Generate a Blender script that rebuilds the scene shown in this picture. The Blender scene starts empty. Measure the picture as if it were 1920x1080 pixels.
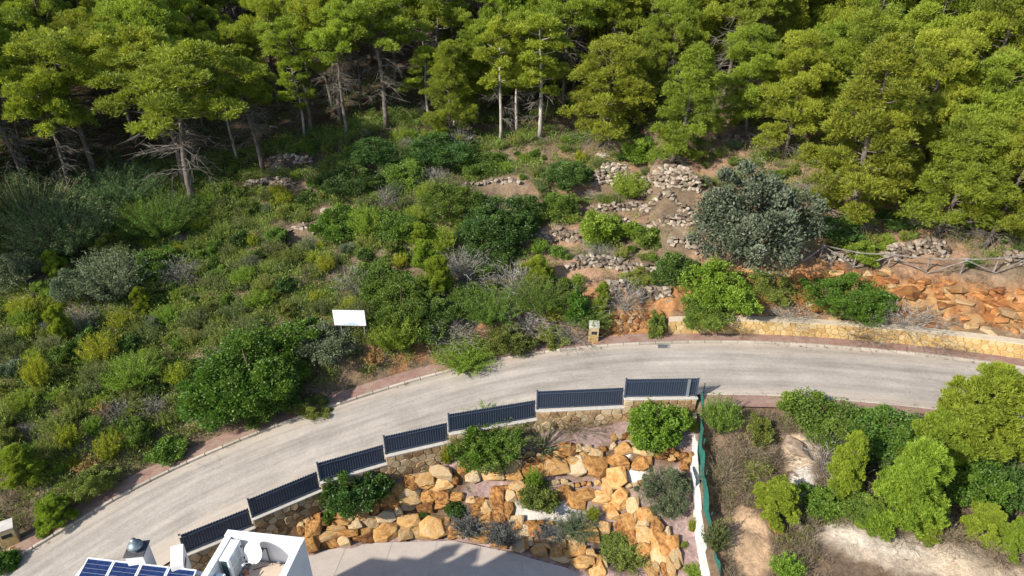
import bpy, bmesh, math, random
import numpy as np
from mathutils import Vector, Matrix

random.seed(7)
RNG = np.random.default_rng(7)
SC = bpy.context.scene
COL = SC.collection
R = math.radians

# ------------------------------------------------------------------ camera, sky, sun, exposure
CZ = 24.5
FPX = 1279.0
PITCH = R(30)
cam = bpy.data.cameras.new('camera')
cam.lens = 36 * FPX / 1920
cam.sensor_width = 36
cam.clip_end = 1000
cam_ob = bpy.data.objects.new('camera', cam)
COL.objects.link(cam_ob)
cam_ob.location = (0, 0, CZ)
cam_ob.rotation_euler = (math.pi / 2 - PITCH, 0, 0)
SC.camera = cam_ob

SHADOW_AZ, SUN_EL = R(34), R(35)      # where shadows point, from +x; sun height
sun_xy = (-math.cos(SHADOW_AZ), -math.sin(SHADOW_AZ))
world = bpy.data.worlds.new('World')
SC.world = world
world.use_nodes = True
wn = world.node_tree
wn.nodes.clear()
sky = wn.nodes.new('ShaderNodeTexSky')
sky.sky_type = 'NISHITA'
sky.sun_disc = False
sky.sun_elevation = SUN_EL
sky.sun_rotation = math.atan2(sun_xy[0], sun_xy[1])
bg = wn.nodes.new('ShaderNodeBackground')
bg.inputs['Strength'].default_value = 0.125
wo = wn.nodes.new('ShaderNodeOutputWorld')
wn.links.new(sky.outputs[0], bg.inputs[0])
wn.links.new(bg.outputs[0], wo.inputs[0])

sl = bpy.data.lights.new('sun', 'SUN')
sl.energy = 4.2
sl.angle = R(0.9)
sl.color = (1.0, 0.93, 0.82)
sun = bpy.data.objects.new('sun', sl)
COL.objects.link(sun)
sd = Vector((sun_xy[0] * math.cos(SUN_EL), sun_xy[1] * math.cos(SUN_EL), math.sin(SUN_EL)))
sun.rotation_euler = sd.to_track_quat('Z', 'Y').to_euler()
sun.location = sd * 80

SC.view_settings.view_transform = 'Standard'
SC.view_settings.look = 'None'
SC.view_settings.exposure = 1.1
SC.view_settings.gamma = 1
SC.view_settings.use_curve_mapping = False
SC.render.engine = 'CYCLES'
SC.cycles.max_bounces = 6
SC.cycles.diffuse_bounces = 3
SC.cycles.transparent_max_bounces = 8
SC.cycles.use_denoising = True

# ------------------------------------------------------------------ helpers
def ray(px, py):
    u = (px - 960) / FPX
    v = (540 - py) / FPX
    return np.array([u, math.cos(PITCH) + v * math.sin(PITCH), -math.sin(PITCH) + v * math.cos(PITCH)])

def at_z(px, py, z):
    r = ray(px, py)
    return np.array([0, 0, CZ]) + r * ((z - CZ) / r[2])

def depth_of(p):
    return p[1] * math.cos(PITCH) + (CZ - p[2]) * math.sin(PITCH)

def ppm(p):
    return FPX / depth_of(p)

def project(p):
    d = depth_of(p)
    up = p[1] * math.sin(PITCH) + (p[2] - CZ) * math.cos(PITCH)
    return 960 + FPX * p[0] / d, 540 - FPX * up / d

def tag(o, label=None, cat=None, group=None, kind=None):
    if label: o['label'] = label
    if cat: o['category'] = cat
    if group: o['group'] = group
    if kind: o['kind'] = kind
    return o

def thing(name, label, cat, loc=(0, 0, 0), rotz=0.0, group=None, scale=None):
    o = bpy.data.objects.new(name, None)
    o.empty_display_size = 0.2
    COL.objects.link(o)
    o.location = loc
    o.rotation_euler = (0, 0, rotz)
    if scale is not None: o.scale = scale
    return tag(o, label, cat, group)

def link(name, mesh, parent=None, loc=None, rot=None, scale=None):
    o = bpy.data.objects.new(name, mesh)
    COL.objects.link(o)
    if parent is not None: o.parent = parent
    if loc is not None: o.location = loc
    if rot is not None: o.rotation_euler = rot
    if scale is not None: o.scale = scale
    return o

class MB:
    """collects boxes, tubes, quads; build() links ONE mesh object"""
    def __init__(s):
        s.v = []; s.f = []
    def add(s, vs, fs):
        n = len(s.v)
        s.v += [tuple(map(float, q)) for q in vs]
        s.f += [tuple(i + n for i in f) for f in fs]
        return s
    def box(s, c, d, M=None):
        hx, hy, hz = d[0] / 2, d[1] / 2, d[2] / 2
        vs = [Vector((c[0] + x * hx, c[1] + y * hy, c[2] + z * hz)) for x in (-1, 1) for y in (-1, 1) for z in (-1, 1)]
        if M is not None: vs = [M @ q for q in vs]
        return s.add(vs, [(0, 1, 3, 2), (4, 6, 7, 5), (0, 4, 5, 1), (2, 3, 7, 6), (0, 2, 6, 4), (1, 5, 7, 3)])
    def hexa(s, pts):   # 4 bottom then 4 top, counter-clockwise
        return s.add(pts, [(3, 2, 1, 0), (4, 5, 6, 7), (0, 1, 5, 4), (1, 2, 6, 5), (2, 3, 7, 6), (3, 0, 4, 7)])
    def tube(s, pts, rad, n=6, cap=True):
        pts = [Vector(p) for p in pts]
        rings = []
        for i, p in enumerate(pts):
            a = pts[min(i + 1, len(pts) - 1)] - pts[max(i - 1, 0)]
            if a.length < 1e-6: a = Vector((0, 0, 1))
            a.normalize()
            ref = Vector((1, 0, 0)) if abs(a.x) < .8 else Vector((0, 1, 0))
            b = a.cross(ref).normalized(); c = a.cross(b)
            r = rad[i] if hasattr(rad, '__len__') else rad
            rings.append([p + b * (r * math.cos(2 * math.pi * k / n)) + c * (r * math.sin(2 * math.pi * k / n)) for k in range(n)])
        vs = [q for rg in rings for q in rg]
        fs = []
        for i in range(len(pts) - 1):
            for k in range(n):
                fs.append((i * n + k, i * n + (k + 1) % n, (i + 1) * n + (k + 1) % n, (i + 1) * n + k))
        if cap:
            fs.append(tuple(range(n - 1, -1, -1)))
            fs.append(tuple(range((len(pts) - 1) * n, len(pts) * n)))
        return s.add(vs, fs)
    def lathe(s, prof, n=16, c=(0, 0, 0)):
        vs = [(c[0] + r * math.cos(2 * math.pi * k / n), c[1] + r * math.sin(2 * math.pi * k / n), c[2] + z) for r, z in prof for k in range(n)]
        fs = [(i * n + k, i * n + (k + 1) % n, (i + 1) * n + (k + 1) % n, (i + 1) * n + k) for i in range(len(prof) - 1) for k in range(n)]
        return s.add(vs, fs)
    def mesh(s, name, mat=None, smooth=False, bevel=0.0, seg=1):
        m = bpy.data.meshes.new(name)
        m.from_pydata(s.v, [], s.f)
        bm = bmesh.new(); bm.from_mesh(m)
        bmesh.ops.recalc_face_normals(bm, faces=bm.faces)
        if bevel:
            es = [e for e in bm.edges if len(e.link_faces) == 2 and e.calc_face_angle(0) > .5]
            bmesh.ops.bevel(bm, geom=es, offset=bevel, segments=seg, affect='EDGES', profile=.5)
        bm.to_mesh(m); bm.free()
        if smooth: m.polygons.foreach_set('use_smooth', [True] * len(m.polygons))
        if mat: m.materials.append(mat)
        return m
    def build(s, name, mat, parent=None, smooth=False, bevel=0.0, seg=1, loc=None, rot=None):
        return link(name, s.mesh(name, mat, smooth, bevel, seg), parent, loc, rot)

# ------------------------------------------------------------------ materials
class NT:
    def __init__(s, name):
        s.m = bpy.data.materials.new(name)
        s.m.use_nodes = True
        s.t = s.m.node_tree
        s.t.nodes.clear()
        s.out = s.t.nodes.new('ShaderNodeOutputMaterial')
    def n(s, typ, **kw):
        nd = s.t.nodes.new('ShaderNode' + typ)
        for k, v in kw.items():
            if k in nd.inputs.keys() if isinstance(k, str) else False:
                s.set(nd, k, v)
            else:
                setattr(nd, k, v)
        return nd
    def set(s, nd, k, v):
        if hasattr(v, 'is_output') or isinstance(v, bpy.types.NodeSocket): s.t.links.new(v, nd.inputs[k])
        else: nd.inputs[k].default_value = v
    def noise(s, vec, scale, detail=4, rough=.6, out='Fac'):
        nd = s.n('TexNoise'); s.set(nd, 'Scale', scale); s.set(nd, 'Detail', detail); s.set(nd, 'Roughness', rough)
        if vec is not None: s.set(nd, 'Vector', vec)
        return nd.outputs[out]
    def ramp(s, fac, stops):
        nd = s.n('ValToRGB'); s.set(nd, 'Fac', fac)
        el = nd.color_ramp.elements
        while len(el) < len(stops): el.new(.5)
        for e, (p, c) in zip(el, stops):
            e.position = p
            e.color = (c, c, c, 1) if not hasattr(c, '__len__') else (*c, 1)
        return nd.outputs[0]
    def mix(s, fac, a, b, blend='MIX'):
        nd = s.n('Mix'); nd.data_type = 'RGBA'; nd.blend_type = blend
        def st(i, v):
            if isinstance(v, bpy.types.NodeSocket): s.t.links.new(v, nd.inputs[i])
            elif i == 0: nd.inputs[0].default_value = v
            else: nd.inputs[i].default_value = (*v, 1) if hasattr(v, '__len__') else (v, v, v, 1)
        st(0, fac); st(6, a); st(7, b)
        return nd.outputs[2]
    def math(s, op, a, b=0.0):
        nd = s.n('Math'); nd.operation = op
        for i, v in enumerate((a, b)):
            if isinstance(v, bpy.types.NodeSocket): s.t.links.new(v, nd.inputs[i])
            else: nd.inputs[i].default_value = v
        return nd.outputs[0]
    def attr(s, name):
        nd = s.n('Attribute'); nd.attribute_name = name
        return nd
    def hsv(s, col, h=.5, sat=1., v=1.):
        nd = s.n('HueSaturation')
        s.set(nd, 'Color', col if isinstance(col, bpy.types.NodeSocket) else (*col, 1))
        s.set(nd, 'Hue', h); s.set(nd, 'Saturation', sat); s.set(nd, 'Value', v)
        return nd.outputs[0]
    def bump(s, h, strength=.4, dist=.05):
        nd = s.n('Bump'); s.set(nd, 'Height', h); s.set(nd, 'Strength', strength); s.set(nd, 'Distance', dist)
        return nd.outputs[0]
    def bsdf(s, col, rough=.8, normal=None, metal=0., spec=.3):
        b = s.n('BsdfPrincipled')
        s.set(b, 'Base Color', col if isinstance(col, bpy.types.NodeSocket) else (*col, 1))
        s.set(b, 'Roughness', rough); s.set(b, 'Metallic', metal); s.set(b, 'Specular IOR Level', spec)
        if normal is not None: s.set(b, 'Normal', normal)
        return b.outputs[0]
    def end(s, shader):
        s.t.links.new(shader, s.out.inputs[0])
        return s.m

def scaled(n, vec, sc):
    m = n.n('Mapping'); n.set(m, 'Vector', vec); m.inputs['Scale'].default_value = sc
    return m.outputs[0]

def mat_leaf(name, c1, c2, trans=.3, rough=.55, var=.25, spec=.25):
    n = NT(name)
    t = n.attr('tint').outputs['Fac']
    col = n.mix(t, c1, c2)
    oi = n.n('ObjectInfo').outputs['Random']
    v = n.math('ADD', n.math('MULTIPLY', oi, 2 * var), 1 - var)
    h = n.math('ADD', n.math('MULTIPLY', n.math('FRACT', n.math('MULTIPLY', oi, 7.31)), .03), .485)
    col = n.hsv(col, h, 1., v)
    b = n.bsdf(col, rough, spec=spec)
    tr = n.n('BsdfTranslucent'); n.set(tr, 'Color', n.hsv(col, .49, 1.05, 1.25))
    mx = n.n('MixShader'); mx.inputs[0].default_value = trans
    n.t.links.new(b, mx.inputs[1]); n.t.links.new(tr.outputs[0], mx.inputs[2])
    return n.end(mx.outputs[0])

def mat_wood(name, c1, c2, scale=6):
    n = NT(name)
    o = n.n('TexCoord').outputs['Object']
    f = n.noise(scaled(n, o, (scale, scale, scale * .3)), 1.0, 5, .65)
    col = n.ramp(f, [(.3, c1), (.7, c2)])
    return n.end(n.bsdf(col, .9, n.bump(f, .6, .04), spec=.1))

def mat_rock(name, stops, scale=1.6, bump=.7, var=.3):
    n = NT(name)
    o = n.n('TexCoord').outputs['Object']
    oi = n.n('ObjectInfo').outputs['Random']
    off = n.n('VectorMath'); off.operation = 'ADD'
    n.t.links.new(o, off.inputs[0])
    cmb = n.n('CombineXYZ')
    for i, k in enumerate((37., 61., 23.)): n.t.links.new(n.math('MULTIPLY', oi, k), cmb.inputs[i])
    n.t.links.new(cmb.outputs[0], off.inputs[1])
    p = off.outputs[0]
    a = n.noise(p, scale, 6, .65)
    r2 = n.math('FRACT', n.math('MULTIPLY', oi, 5.77))
    fac = n.math('ADD', n.math('MULTIPLY', a, .85), n.math('MULTIPLY', n.math('SUBTRACT', r2, .5), .46))
    fac = n.math('ADD', fac, .06)
    col = n.ramp(fac, stops)
    fine = n.noise(p, scale * 7, 5, .7)
    col = n.mix(.55, col, n.ramp(fine, [(.3, .55), (.7, 1.1)]), 'MULTIPLY')
    v = n.math('ADD', n.math('MULTIPLY', oi, 2 * var), 1 - var)
    col = n.hsv(col, .5, 1., v)
    hgt = n.math('ADD', a, n.math('MULTIPLY', fine, .35))
    return n.end(n.bsdf(col, .92, n.bump(hgt, bump, .12), spec=.15))

def mat_plain(name, col, rough=.7, metal=0., spec=.4, noise=.0, nscale=3.):
    n = NT(name)
    c = col
    if noise:
        f = n.noise(n.n('TexCoord').outputs['Object'], nscale, 5, .65)
        c = n.mix(1., col, n.ramp(f, [(.25, 1 - noise), (.75, 1.0)]), 'MULTIPLY')
    return n.end(n.bsdf(c, rough, metal=metal, spec=spec))

M = {}
M['pine'] = mat_leaf('pine_needles', (.085, .122, .017), (.325, .385, .038), .38, var=.18)
M['young_pine'] = mat_leaf('young_pine_needles', (.12, .175, .02), (.325, .405, .045), .4, var=.12)
M['dark_leaf'] = mat_leaf('dark_evergreen_leaves', (.034, .072, .016), (.10, .168, .03), .27, .45, .2, .3)
M['mid_leaf'] = mat_leaf('mid_green_leaves', (.06, .115, .018), (.175, .255, .038), .33, .5, .2)
M['bright_leaf'] = mat_leaf('bright_green_leaves', (.11, .185, .018), (.25, .34, .045), .38, .5, .12)
M['vivid_leaf'] = mat_leaf('vivid_green_leaves', (.045, .105, .012), (.13, .22, .03), .3, .45, .1)
M['yellow_leaf'] = mat_leaf('yellow_green_leaves', (.17, .215, .018), (.32, .35, .035), .38, .5, .12)
M['grey_leaf'] = mat_leaf('grey_green_leaves', (.07, .095, .045), (.175, .205, .105), .2, .55, .15)
M['oak_leaf'] = mat_leaf('silvery_oak_leaves', (.042, .056, .030), (.155, .175, .118), .12, .6, .1, .2)
M['blue_leaf'] = mat_leaf('blue_green_leaves', (.065, .12, .042), (.165, .25, .085), .25, .55, .12)
M['olive_scrub'] = mat_leaf('olive_scrub_leaves', (.085, .115, .022), (.25, .295, .06), .32, .6, .26)
M['dark_scrub'] = mat_leaf('dark_scrub_leaves', (.062, .085, .026), (.175, .21, .066), .3, .6, .25)
M['lavender'] = mat_leaf('grey_lavender_leaves', (.06, .065, .06), (.16, .17, .16), .1, .7, .12)
M['dry_leaf'] = mat_leaf('dry_orange_leaves', (.22, .12, .04), (.42, .26, .10), .2, .7, .15)
M['dry_grass'] = mat_leaf('dry_grass_blades', (.09, .07, .045), (.235, .19, .12), .15, .8, .2)
M['twig'] = mat_leaf('grey_dead_twigs', (.10, .09, .075), (.27, .25, .22), .0, .9, .15)
M['bark'] = mat_wood('pine_bark', (.05, .04, .034), (.20, .17, .145), 5)
M['pale_bark'] = mat_wood('pale_pine_bark', (.16, .145, .125), (.42, .385, .34), 5)
M['stem'] = mat_wood('shrub_stem_bark', (.05, .035, .022), (.14, .11, .08), 9)
M['old_wood'] = mat_wood('weathered_rail_wood', (.09, .078, .07), (.24, .215, .195), 4)
M['boulder'] = mat_rock('ochre_boulder_rock', [(.22, (.14, .062, .024)), (.35, (.34, .165, .052)), (.48, (.44, .255, .095)), (.62, (.46, .325, .17)), (.80, (.43, .355, .255))], 2.1, 1.1, .2)
M['drystone'] = mat_rock('grey_field_stone', [(.28, (.15, .11, .08)), (.48, (.29, .235, .178)), (.7, (.39, .335, .27))], 2.5, .9, .28)
M['redrock'] = mat_rock('red_ochre_ledge_rock', [(.25, (.17, .065, .025)), (.42, (.31, .14, .048)), (.57, (.34, .20, .085)), (.75, (.33, .245, .15))], 1.2, 1.0, .28)
M['yellow_stone'] = mat_rock('yellow_wall_stone', [(.25, (.37, .235, .09)), (.47, (.43, .295, .125)), (.75, (.46, .355, .19))], 2.5, .5, .10)
M['brown_stone'] = mat_rock('brown_wall_stone', [(.25, (.17, .10, .05)), (.45, (.30, .20, .105)), (.7, (.38, .30, .19))], 2.5, .5, .22)
M['mortar'] = mat_plain('sandy_mortar', (.40, .30, .17), .95, noise=.4, nscale=6)
M['brown_mortar'] = mat_plain('brown_mortar', (.20, .15, .09), .95, noise=.4, nscale=6)
M['coping'] = mat_plain('pale_coping_stone', (.46, .43, .385), .85, noise=.35, nscale=4)
M['rough_coping'] = mat_plain('rough_lime_coping', (.46, .385, .28), .9, noise=.35, nscale=5)
M['ochre_render'] = mat_plain('ochre_meter_box_render', (.40, .31, .18), .9, noise=.35, nscale=4)
M['anthracite'] = mat_plain('anthracite_fence_paint', (.038, .052, .080), .5, .0, .5)
M['white_render'] = mat_plain('white_wall_render', (.60, .60, .60), .85, noise=.14, nscale=1.6)
M['white_paint'] = mat_plain('white_board_paint', (.60, .61, .63), .5, noise=.15, nscale=1.5)
M['grey_steel'] = mat_plain('galvanised_steel', (.42, .45, .48), .4, .7)
M['cowl_steel'] = mat_plain('blue_grey_cowl_metal', (.22, .27, .30), .45, .6, noise=.4, nscale=8)
M['slate'] = mat_plain('dark_chimney_slab', (.07, .07, .075), .6, noise=.4)
M['ac_body'] = mat_plain('pale_grey_unit_casing', (.62, .64, .64), .5)
M['ac_dark'] = mat_plain('dark_condenser_fins', (.02, .045, .055), .5)
M['ac_grille'] = mat_plain('grey_fan_grille', (.34, .36, .36), .5)
M['dish'] = mat_plain('white_dish_paint', (.62, .62, .61), .4)
M['alu'] = mat_plain('aluminium_frame', (.72, .73, .75), .35, .6)
M['backsheet'] = mat_plain('pale_blue_cell_grid', (.20, .24, .33), .5)
M['black'] = mat_plain('black_opening', (.012, .012, .012), .6)
M['white_plaster'] = mat_plain('chalky_white_wall_top', (.66, .65, .61), .95, noise=.55, nscale=1.7)
M['terracotta'] = mat_plain('red_clay', (.36, .12, .06), .8)
M['tile_beige'] = mat_plain('beige_roof_slab', (.45, .36, .28), .85, noise=.2)
M['log'] = mat_plain('grey_dead_log', (.26, .23, .20), .9, noise=.5, nscale=7)
M['iron'] = mat_plain('grey_drain_iron', (.22, .22, .23), .6, .3, noise=.3)
M['print_blue'] = mat_plain('faded_blue_print', (.28, .42, .60), .6)
M['petal'] = mat_leaf('red_flower_petals', (.30, .03, .02), (.45, .06, .03), .2)

n = NT('solar_cells')
o = n.n('TexCoord').outputs['Object']
f = n.noise(scaled(n, o, (6, 6, 6)), 1.0, 2)
M['cell'] = n.end(n.bsdf(n.ramp(f, [(.3, (.004, .010, .040)), (.7, (.008, .024, .095))]), .3, spec=.25))

n = NT('green_fence_netting')
o = n.n('TexCoord').outputs['Object']
f = n.noise(o, 2.5, 4)
tr = n.n('BsdfTransparent')
mx = n.n('MixShader'); n.t.links.new(n.ramp(f, [(.3, .80), (.7, .97)]), mx.inputs[0])
n.t.links.new(tr.outputs[0], mx.inputs[1]); n.t.links.new(n.bsdf((.015, .11, .085), .8), mx.inputs[2])
M['netting'] = n.end(mx.outputs[0])

# ground: colour comes from the vertex colour of each soil, broken up by noise
n = NT('hillside_soil')
o = n.n('TexCoord').outputs['Object']
gc = n.attr('soil').outputs['Color']
a = n.noise(o, .9, 6, .7)
b = n.noise(o, 6.0, 5, .7)
c = n.noise(o, 28.0, 3, .7)
col = n.mix(1., gc, n.ramp(a, [(.3, .62), (.7, 1.2)]), 'MULTIPLY')
col = n.mix(.8, col, n.ramp(b, [(.3, .55), (.7, 1.25)]), 'MULTIPLY')
col = n.mix(.6, col, n.ramp(c, [(.3, .6), (.7, 1.25)]), 'MULTIPLY')
hg = n.math('ADD', n.math('MULTIPLY', b, .6), n.math('MULTIPLY', c, .35))
M['soil'] = n.end(n.bsdf(col, .97, n.bump(hg, .9, .12), spec=.05))

# road: pale worn asphalt, streaked along the direction of travel
n = NT('pale_worn_asphalt')
uv = n.n('TexCoord').outputs['UV']
ob = n.n('TexCoord').outputs['Object']
st = n.noise(scaled(n, uv, (.12, 1.6, 1)), 1.0, 6, .65)
bl = n.noise(ob, .55, 5, .65)
gr = n.noise(ob, 22, 4, .8)
gr2 = n.noise(ob, 6, 5, .75)
sep = n.n('SeparateXYZ'); n.t.links.new(uv, sep.inputs[0])
col = n.ramp(st, [(.32, (.205, .184, .160)), (.52, (.285, .256, .222)), (.72, (.35, .315, .272))])
col = n.mix(.8, col, n.ramp(bl, [(.3, .80), (.7, 1.12)]), 'MULTIPLY')
col = n.mix(.6, col, n.ramp(gr, [(.3, .66), (.7, 1.25)]), 'MULTIPLY')
col = n.mix(.5, col, n.ramp(gr2, [(.32, .72), (.66, 1.12)]), 'MULTIPLY')
# sandy dust near the kerbs
edge = n.ramp(n.math('ADD', n.math('ABSOLUTE', n.math('SUBTRACT', sep.outputs[1], 2.55)), n.math('MULTIPLY', n.math('SUBTRACT', bl, .5), 1.4)), [(0.0, 0.0), (1.0, 1.0)])
em = n.n('MapRange'); n.t.links.new(n.math('ADD', n.math('ABSOLUTE', n.math('SUBTRACT', sep.outputs[1], 2.55)), n.math('MULTIPLY', n.math('SUBTRACT', st, .5), 2.2)), em.inputs[0])
em.inputs[1].default_value = 1.7; em.inputs[2].default_value = 2.7; em.inputs[3].default_value = 0; em.inputs[4].default_value = .55
col = n.mix(em.outputs[0], col, (.36, .30, .235))
# thin dark cracks
vo = n.n('TexVoronoi'); vo.feature = 'DISTANCE_TO_EDGE'; n.set(vo, 'Scale', .42)
wv = n.n('VectorMath'); wv.operation = 'ADD'; n.t.links.new(ob, wv.inputs[0]); n.t.links.new(n.noise(ob, 1.3, 4, .6, 'Color'), wv.inputs[1])
n.t.links.new(wv.outputs[0], vo.inputs['Vector'])
ck = n.ramp(vo.outputs[0], [(0.0, .72), (.012, 1.0)])
col = n.mix(n.ramp(n.noise(ob, .18, 2), [(.5, 0.), (.62, .9)]), col, n.mix(1., col, ck, 'MULTIPLY'))
M['road'] = n.end(n.bsdf(col, .9, n.bump(gr, .35, .02), spec=.2))

n = NT('red_block_paving')
uv = n.n('TexCoord').outputs['UV']
ob = n.n('TexCoord').outputs['Object']
br = n.n('TexBrick'); n.set(br, 'Vector', uv); n.set(br, 'Scale', 1.0)
br.inputs['Brick Width'].default_value = .22; br.inputs['Row Height'].default_value = .11; br.inputs['Mortar Size'].default_value = .012
br.inputs['Color1'].default_value = (.185, .10, .08, 1); br.inputs['Color2'].default_value = (.24, .14, .115, 1); br.inputs['Mortar'].default_value = (.13, .10, .085, 1)
dirt = n.noise(ob, 1.4, 6, .7)
col = n.mix(n.ramp(dirt, [(.42, 0.), (.7, .75)]), br.outputs[0], (.25, .20, .155))
M['paving'] = n.end(n.bsdf(col, .92, n.bump(br.outputs['Fac'], -.4, .02), spec=.1))
M['kerb'] = mat_rock('pale_concrete_kerb', [(.3, (.28, .25, .205)), (.6, (.37, .33, .275))], 2.0, .3, .12)

n = NT('pale_driveway_slab')
ob = n.n('TexCoord').outputs['Object']
g1 = n.noise(ob, 30, 3, .8); g2 = n.noise(ob, 1.2, 5, .6)
col = n.mix(.5, (.37, .325, .288), n.ramp(g1, [(.3, .7), (.7, 1.2)]), 'MULTIPLY')
col = n.mix(.7, col, n.ramp(g2, [(.3, .84), (.7, 1.08)]), 'MULTIPLY')
M['slab'] = n.end(n.bsdf(col, .9, spec=.15))
M['slab_joint'] = mat_plain('pale_slab_joint', (.44, .40, .355), .9)
n = NT('grey_roof_gravel')
ob = n.n('TexCoord').outputs['Object']
vo = n.n('TexVoronoi'); n.set(vo, 'Scale', 26.); n.t.links.new(ob, vo.inputs['Vector'])
col = n.ramp(vo.outputs['Color'], [(.2, (.10, .09, .08)), (.5, (.30, .27, .24)), (.8, (.52, .48, .44))])
M['gravel'] = n.end(n.bsdf(col, .9, n.bump(vo.outputs['Distance'], .8, .03)))

# ------------------------------------------------------------------ noise in numpy
def vnoise(x, y, seed=0):
    x = np.asarray(x, float); y = np.asarray(y, float)
    xi = np.floor(x).astype(np.int64); yi = np.floor(y).astype(np.int64)
    xf = x - xi; yf = y - yi
    def h(a, b):
        k = (a * 374761393 + b * 668265263 + seed * 982451653) & 0xffffffff
        k = ((k ^ (k >> 13)) * 1274126177) & 0xffffffff
        return ((k ^ (k >> 16)) & 0xffff) / 65535.0
    u = xf * xf * (3 - 2 * xf); v = yf * yf * (3 - 2 * yf)
    return (h(xi, yi) * (1 - u) + h(xi + 1, yi) * u) * (1 - v) + (h(xi, yi + 1) * (1 - u) + h(xi + 1, yi + 1) * u) * v
def fbm(x, y, seed=0, o=4):
    s = 0; a = .5; t = 0
    for i in range(o):
        s = s + a * vnoise(x * 2 ** i, y * 2 ** i, seed + i); t += a; a *= .5
    return s / t
def sstep(a, b, x):
    t = np.clip((x - a) / (b - a), 0, 1)
    return t * t * (3 - 2 * t)

# ------------------------------------------------------------------ the road's line and the land
FAR_PX = [(0, 1068), (100, 1008), (200, 945), (300, 892), (400, 848), (500, 806), (600, 772), (700, 738), (800, 708), (900, 683), (1000, 664), (1100, 653), (1200, 646), (1300, 643), (1400, 643), (1500, 648), (1600, 655), (1700, 664), (1800, 675), (1920, 692)]
zr0 = np.interp([a for a, b in FAR_PX], [0, 335, 1167, 1500, 1920], [-5.2, -3.9, -.3, .6, 1.2])
kp = np.array([at_z(a, b, z) for (a, b), z in zip(FAR_PX, zr0)])
kp = np.vstack([kp[0] + np.array([-.72, -.69, -.13]) * 30, kp[0] + np.array([-.72, -.69, -.13]) * 12, kp, kp[-1] + np.array([.91, -.41, .045]) * 12, kp[-1] + np.array([.86, -.51, .045]) * 30])
kl = np.concatenate([[0], np.cumsum(np.hypot(*np.diff(kp[:, :2], axis=0).T))])
STEP = .3
ss = np.arange(0, kl[-1], STEP)
LINE = np.stack([np.interp(ss, kl, kp[:, i]) for i in range(3)], 1)
ker = np.exp(-.5 * (np.arange(-16, 17) / 7.) ** 2); ker /= ker.sum()
pad = np.vstack([LINE[:1] + (LINE[:1] - LINE[1:17][::-1]), LINE, LINE[-1:] + (LINE[-1:] - LINE[-17:-1][::-1])])
LINE = np.stack([np.convolve(pad[:, i], ker, 'valid') for i in range(3)], 1)
TAN = np.gradient(LINE[:, :2], axis=0); TAN /= np.linalg.norm(TAN, axis=1)[:, None]
NOR = np.stack([-TAN[:, 1], TAN[:, 0]], 1)         # uphill
SPX = np.array([project(p)[0] for p in LINE])
ROADW, PAVE_F, PAVE_N = 5.1, .85, 1.05

def road_frame(x, y):
    x = np.ravel(x); y = np.ravel(y)
    d = np.empty(len(x)); s = np.empty(len(x), int)
    for i in range(0, len(x), 20000):
        dx = x[i:i + 20000, None] - LINE[None, :, 0]; dy = y[i:i + 20000, None] - LINE[None, :, 1]
        k = np.argmin(dx * dx + dy * dy, 1)
        s[i:i + 20000] = k
        r = np.arange(len(k))
        d[i:i + 20000] = dx[r, k] * NOR[k, 0] + dy[r, k] * NOR[k, 1]
    return d, s

# fence posts and coping heights of the garden wall along the road
COPE = [-3.05, -2.5, -1.97, -1.43, -.87, -.27, .3]
POST_PX = [(346, 1038), (476, 985), (602, 916), (724, 866), (842, 825), (1005, 783), (1168, 760), (1306, 743)]
POST = [at_z(a, b, COPE[max(i - 1, 0)]) for i, (a, b) in enumerate(POST_PX)]
fx = [p[0] for p in POST]; fy = [p[1] for p in POST]
# outer edge of the near pavement beyond the fence, left and right
offL = LINE[:, :2] - NOR * (ROADW + PAVE_N + .1)
selL = offL[(offL[:, 0] < fx[0] - .6)]
selR = offL[(offL[:, 0] > fx[-1] + .8)]
BX = np.concatenate([selL[:, 0], fx, selR[:, 0]]); BY = np.concatenate([selL[:, 1], fy, selR[:, 1]])
k = np.argsort(BX); BX = BX[k]; BY = BY[k]

# white boundary wall between garden and open plot
WW_PX = [(1305, 752, -.55), (1303, 800, -1.0), (1303, 850, -1.45), (1306, 900, -1.9), (1313, 980, -2.5), (1322, 1040, -2.9), (1331, 1090, -3.2), (1344, 1170, -3.6)]
WW = np.array([at_z(*q) for q in WW_PX])

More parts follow.
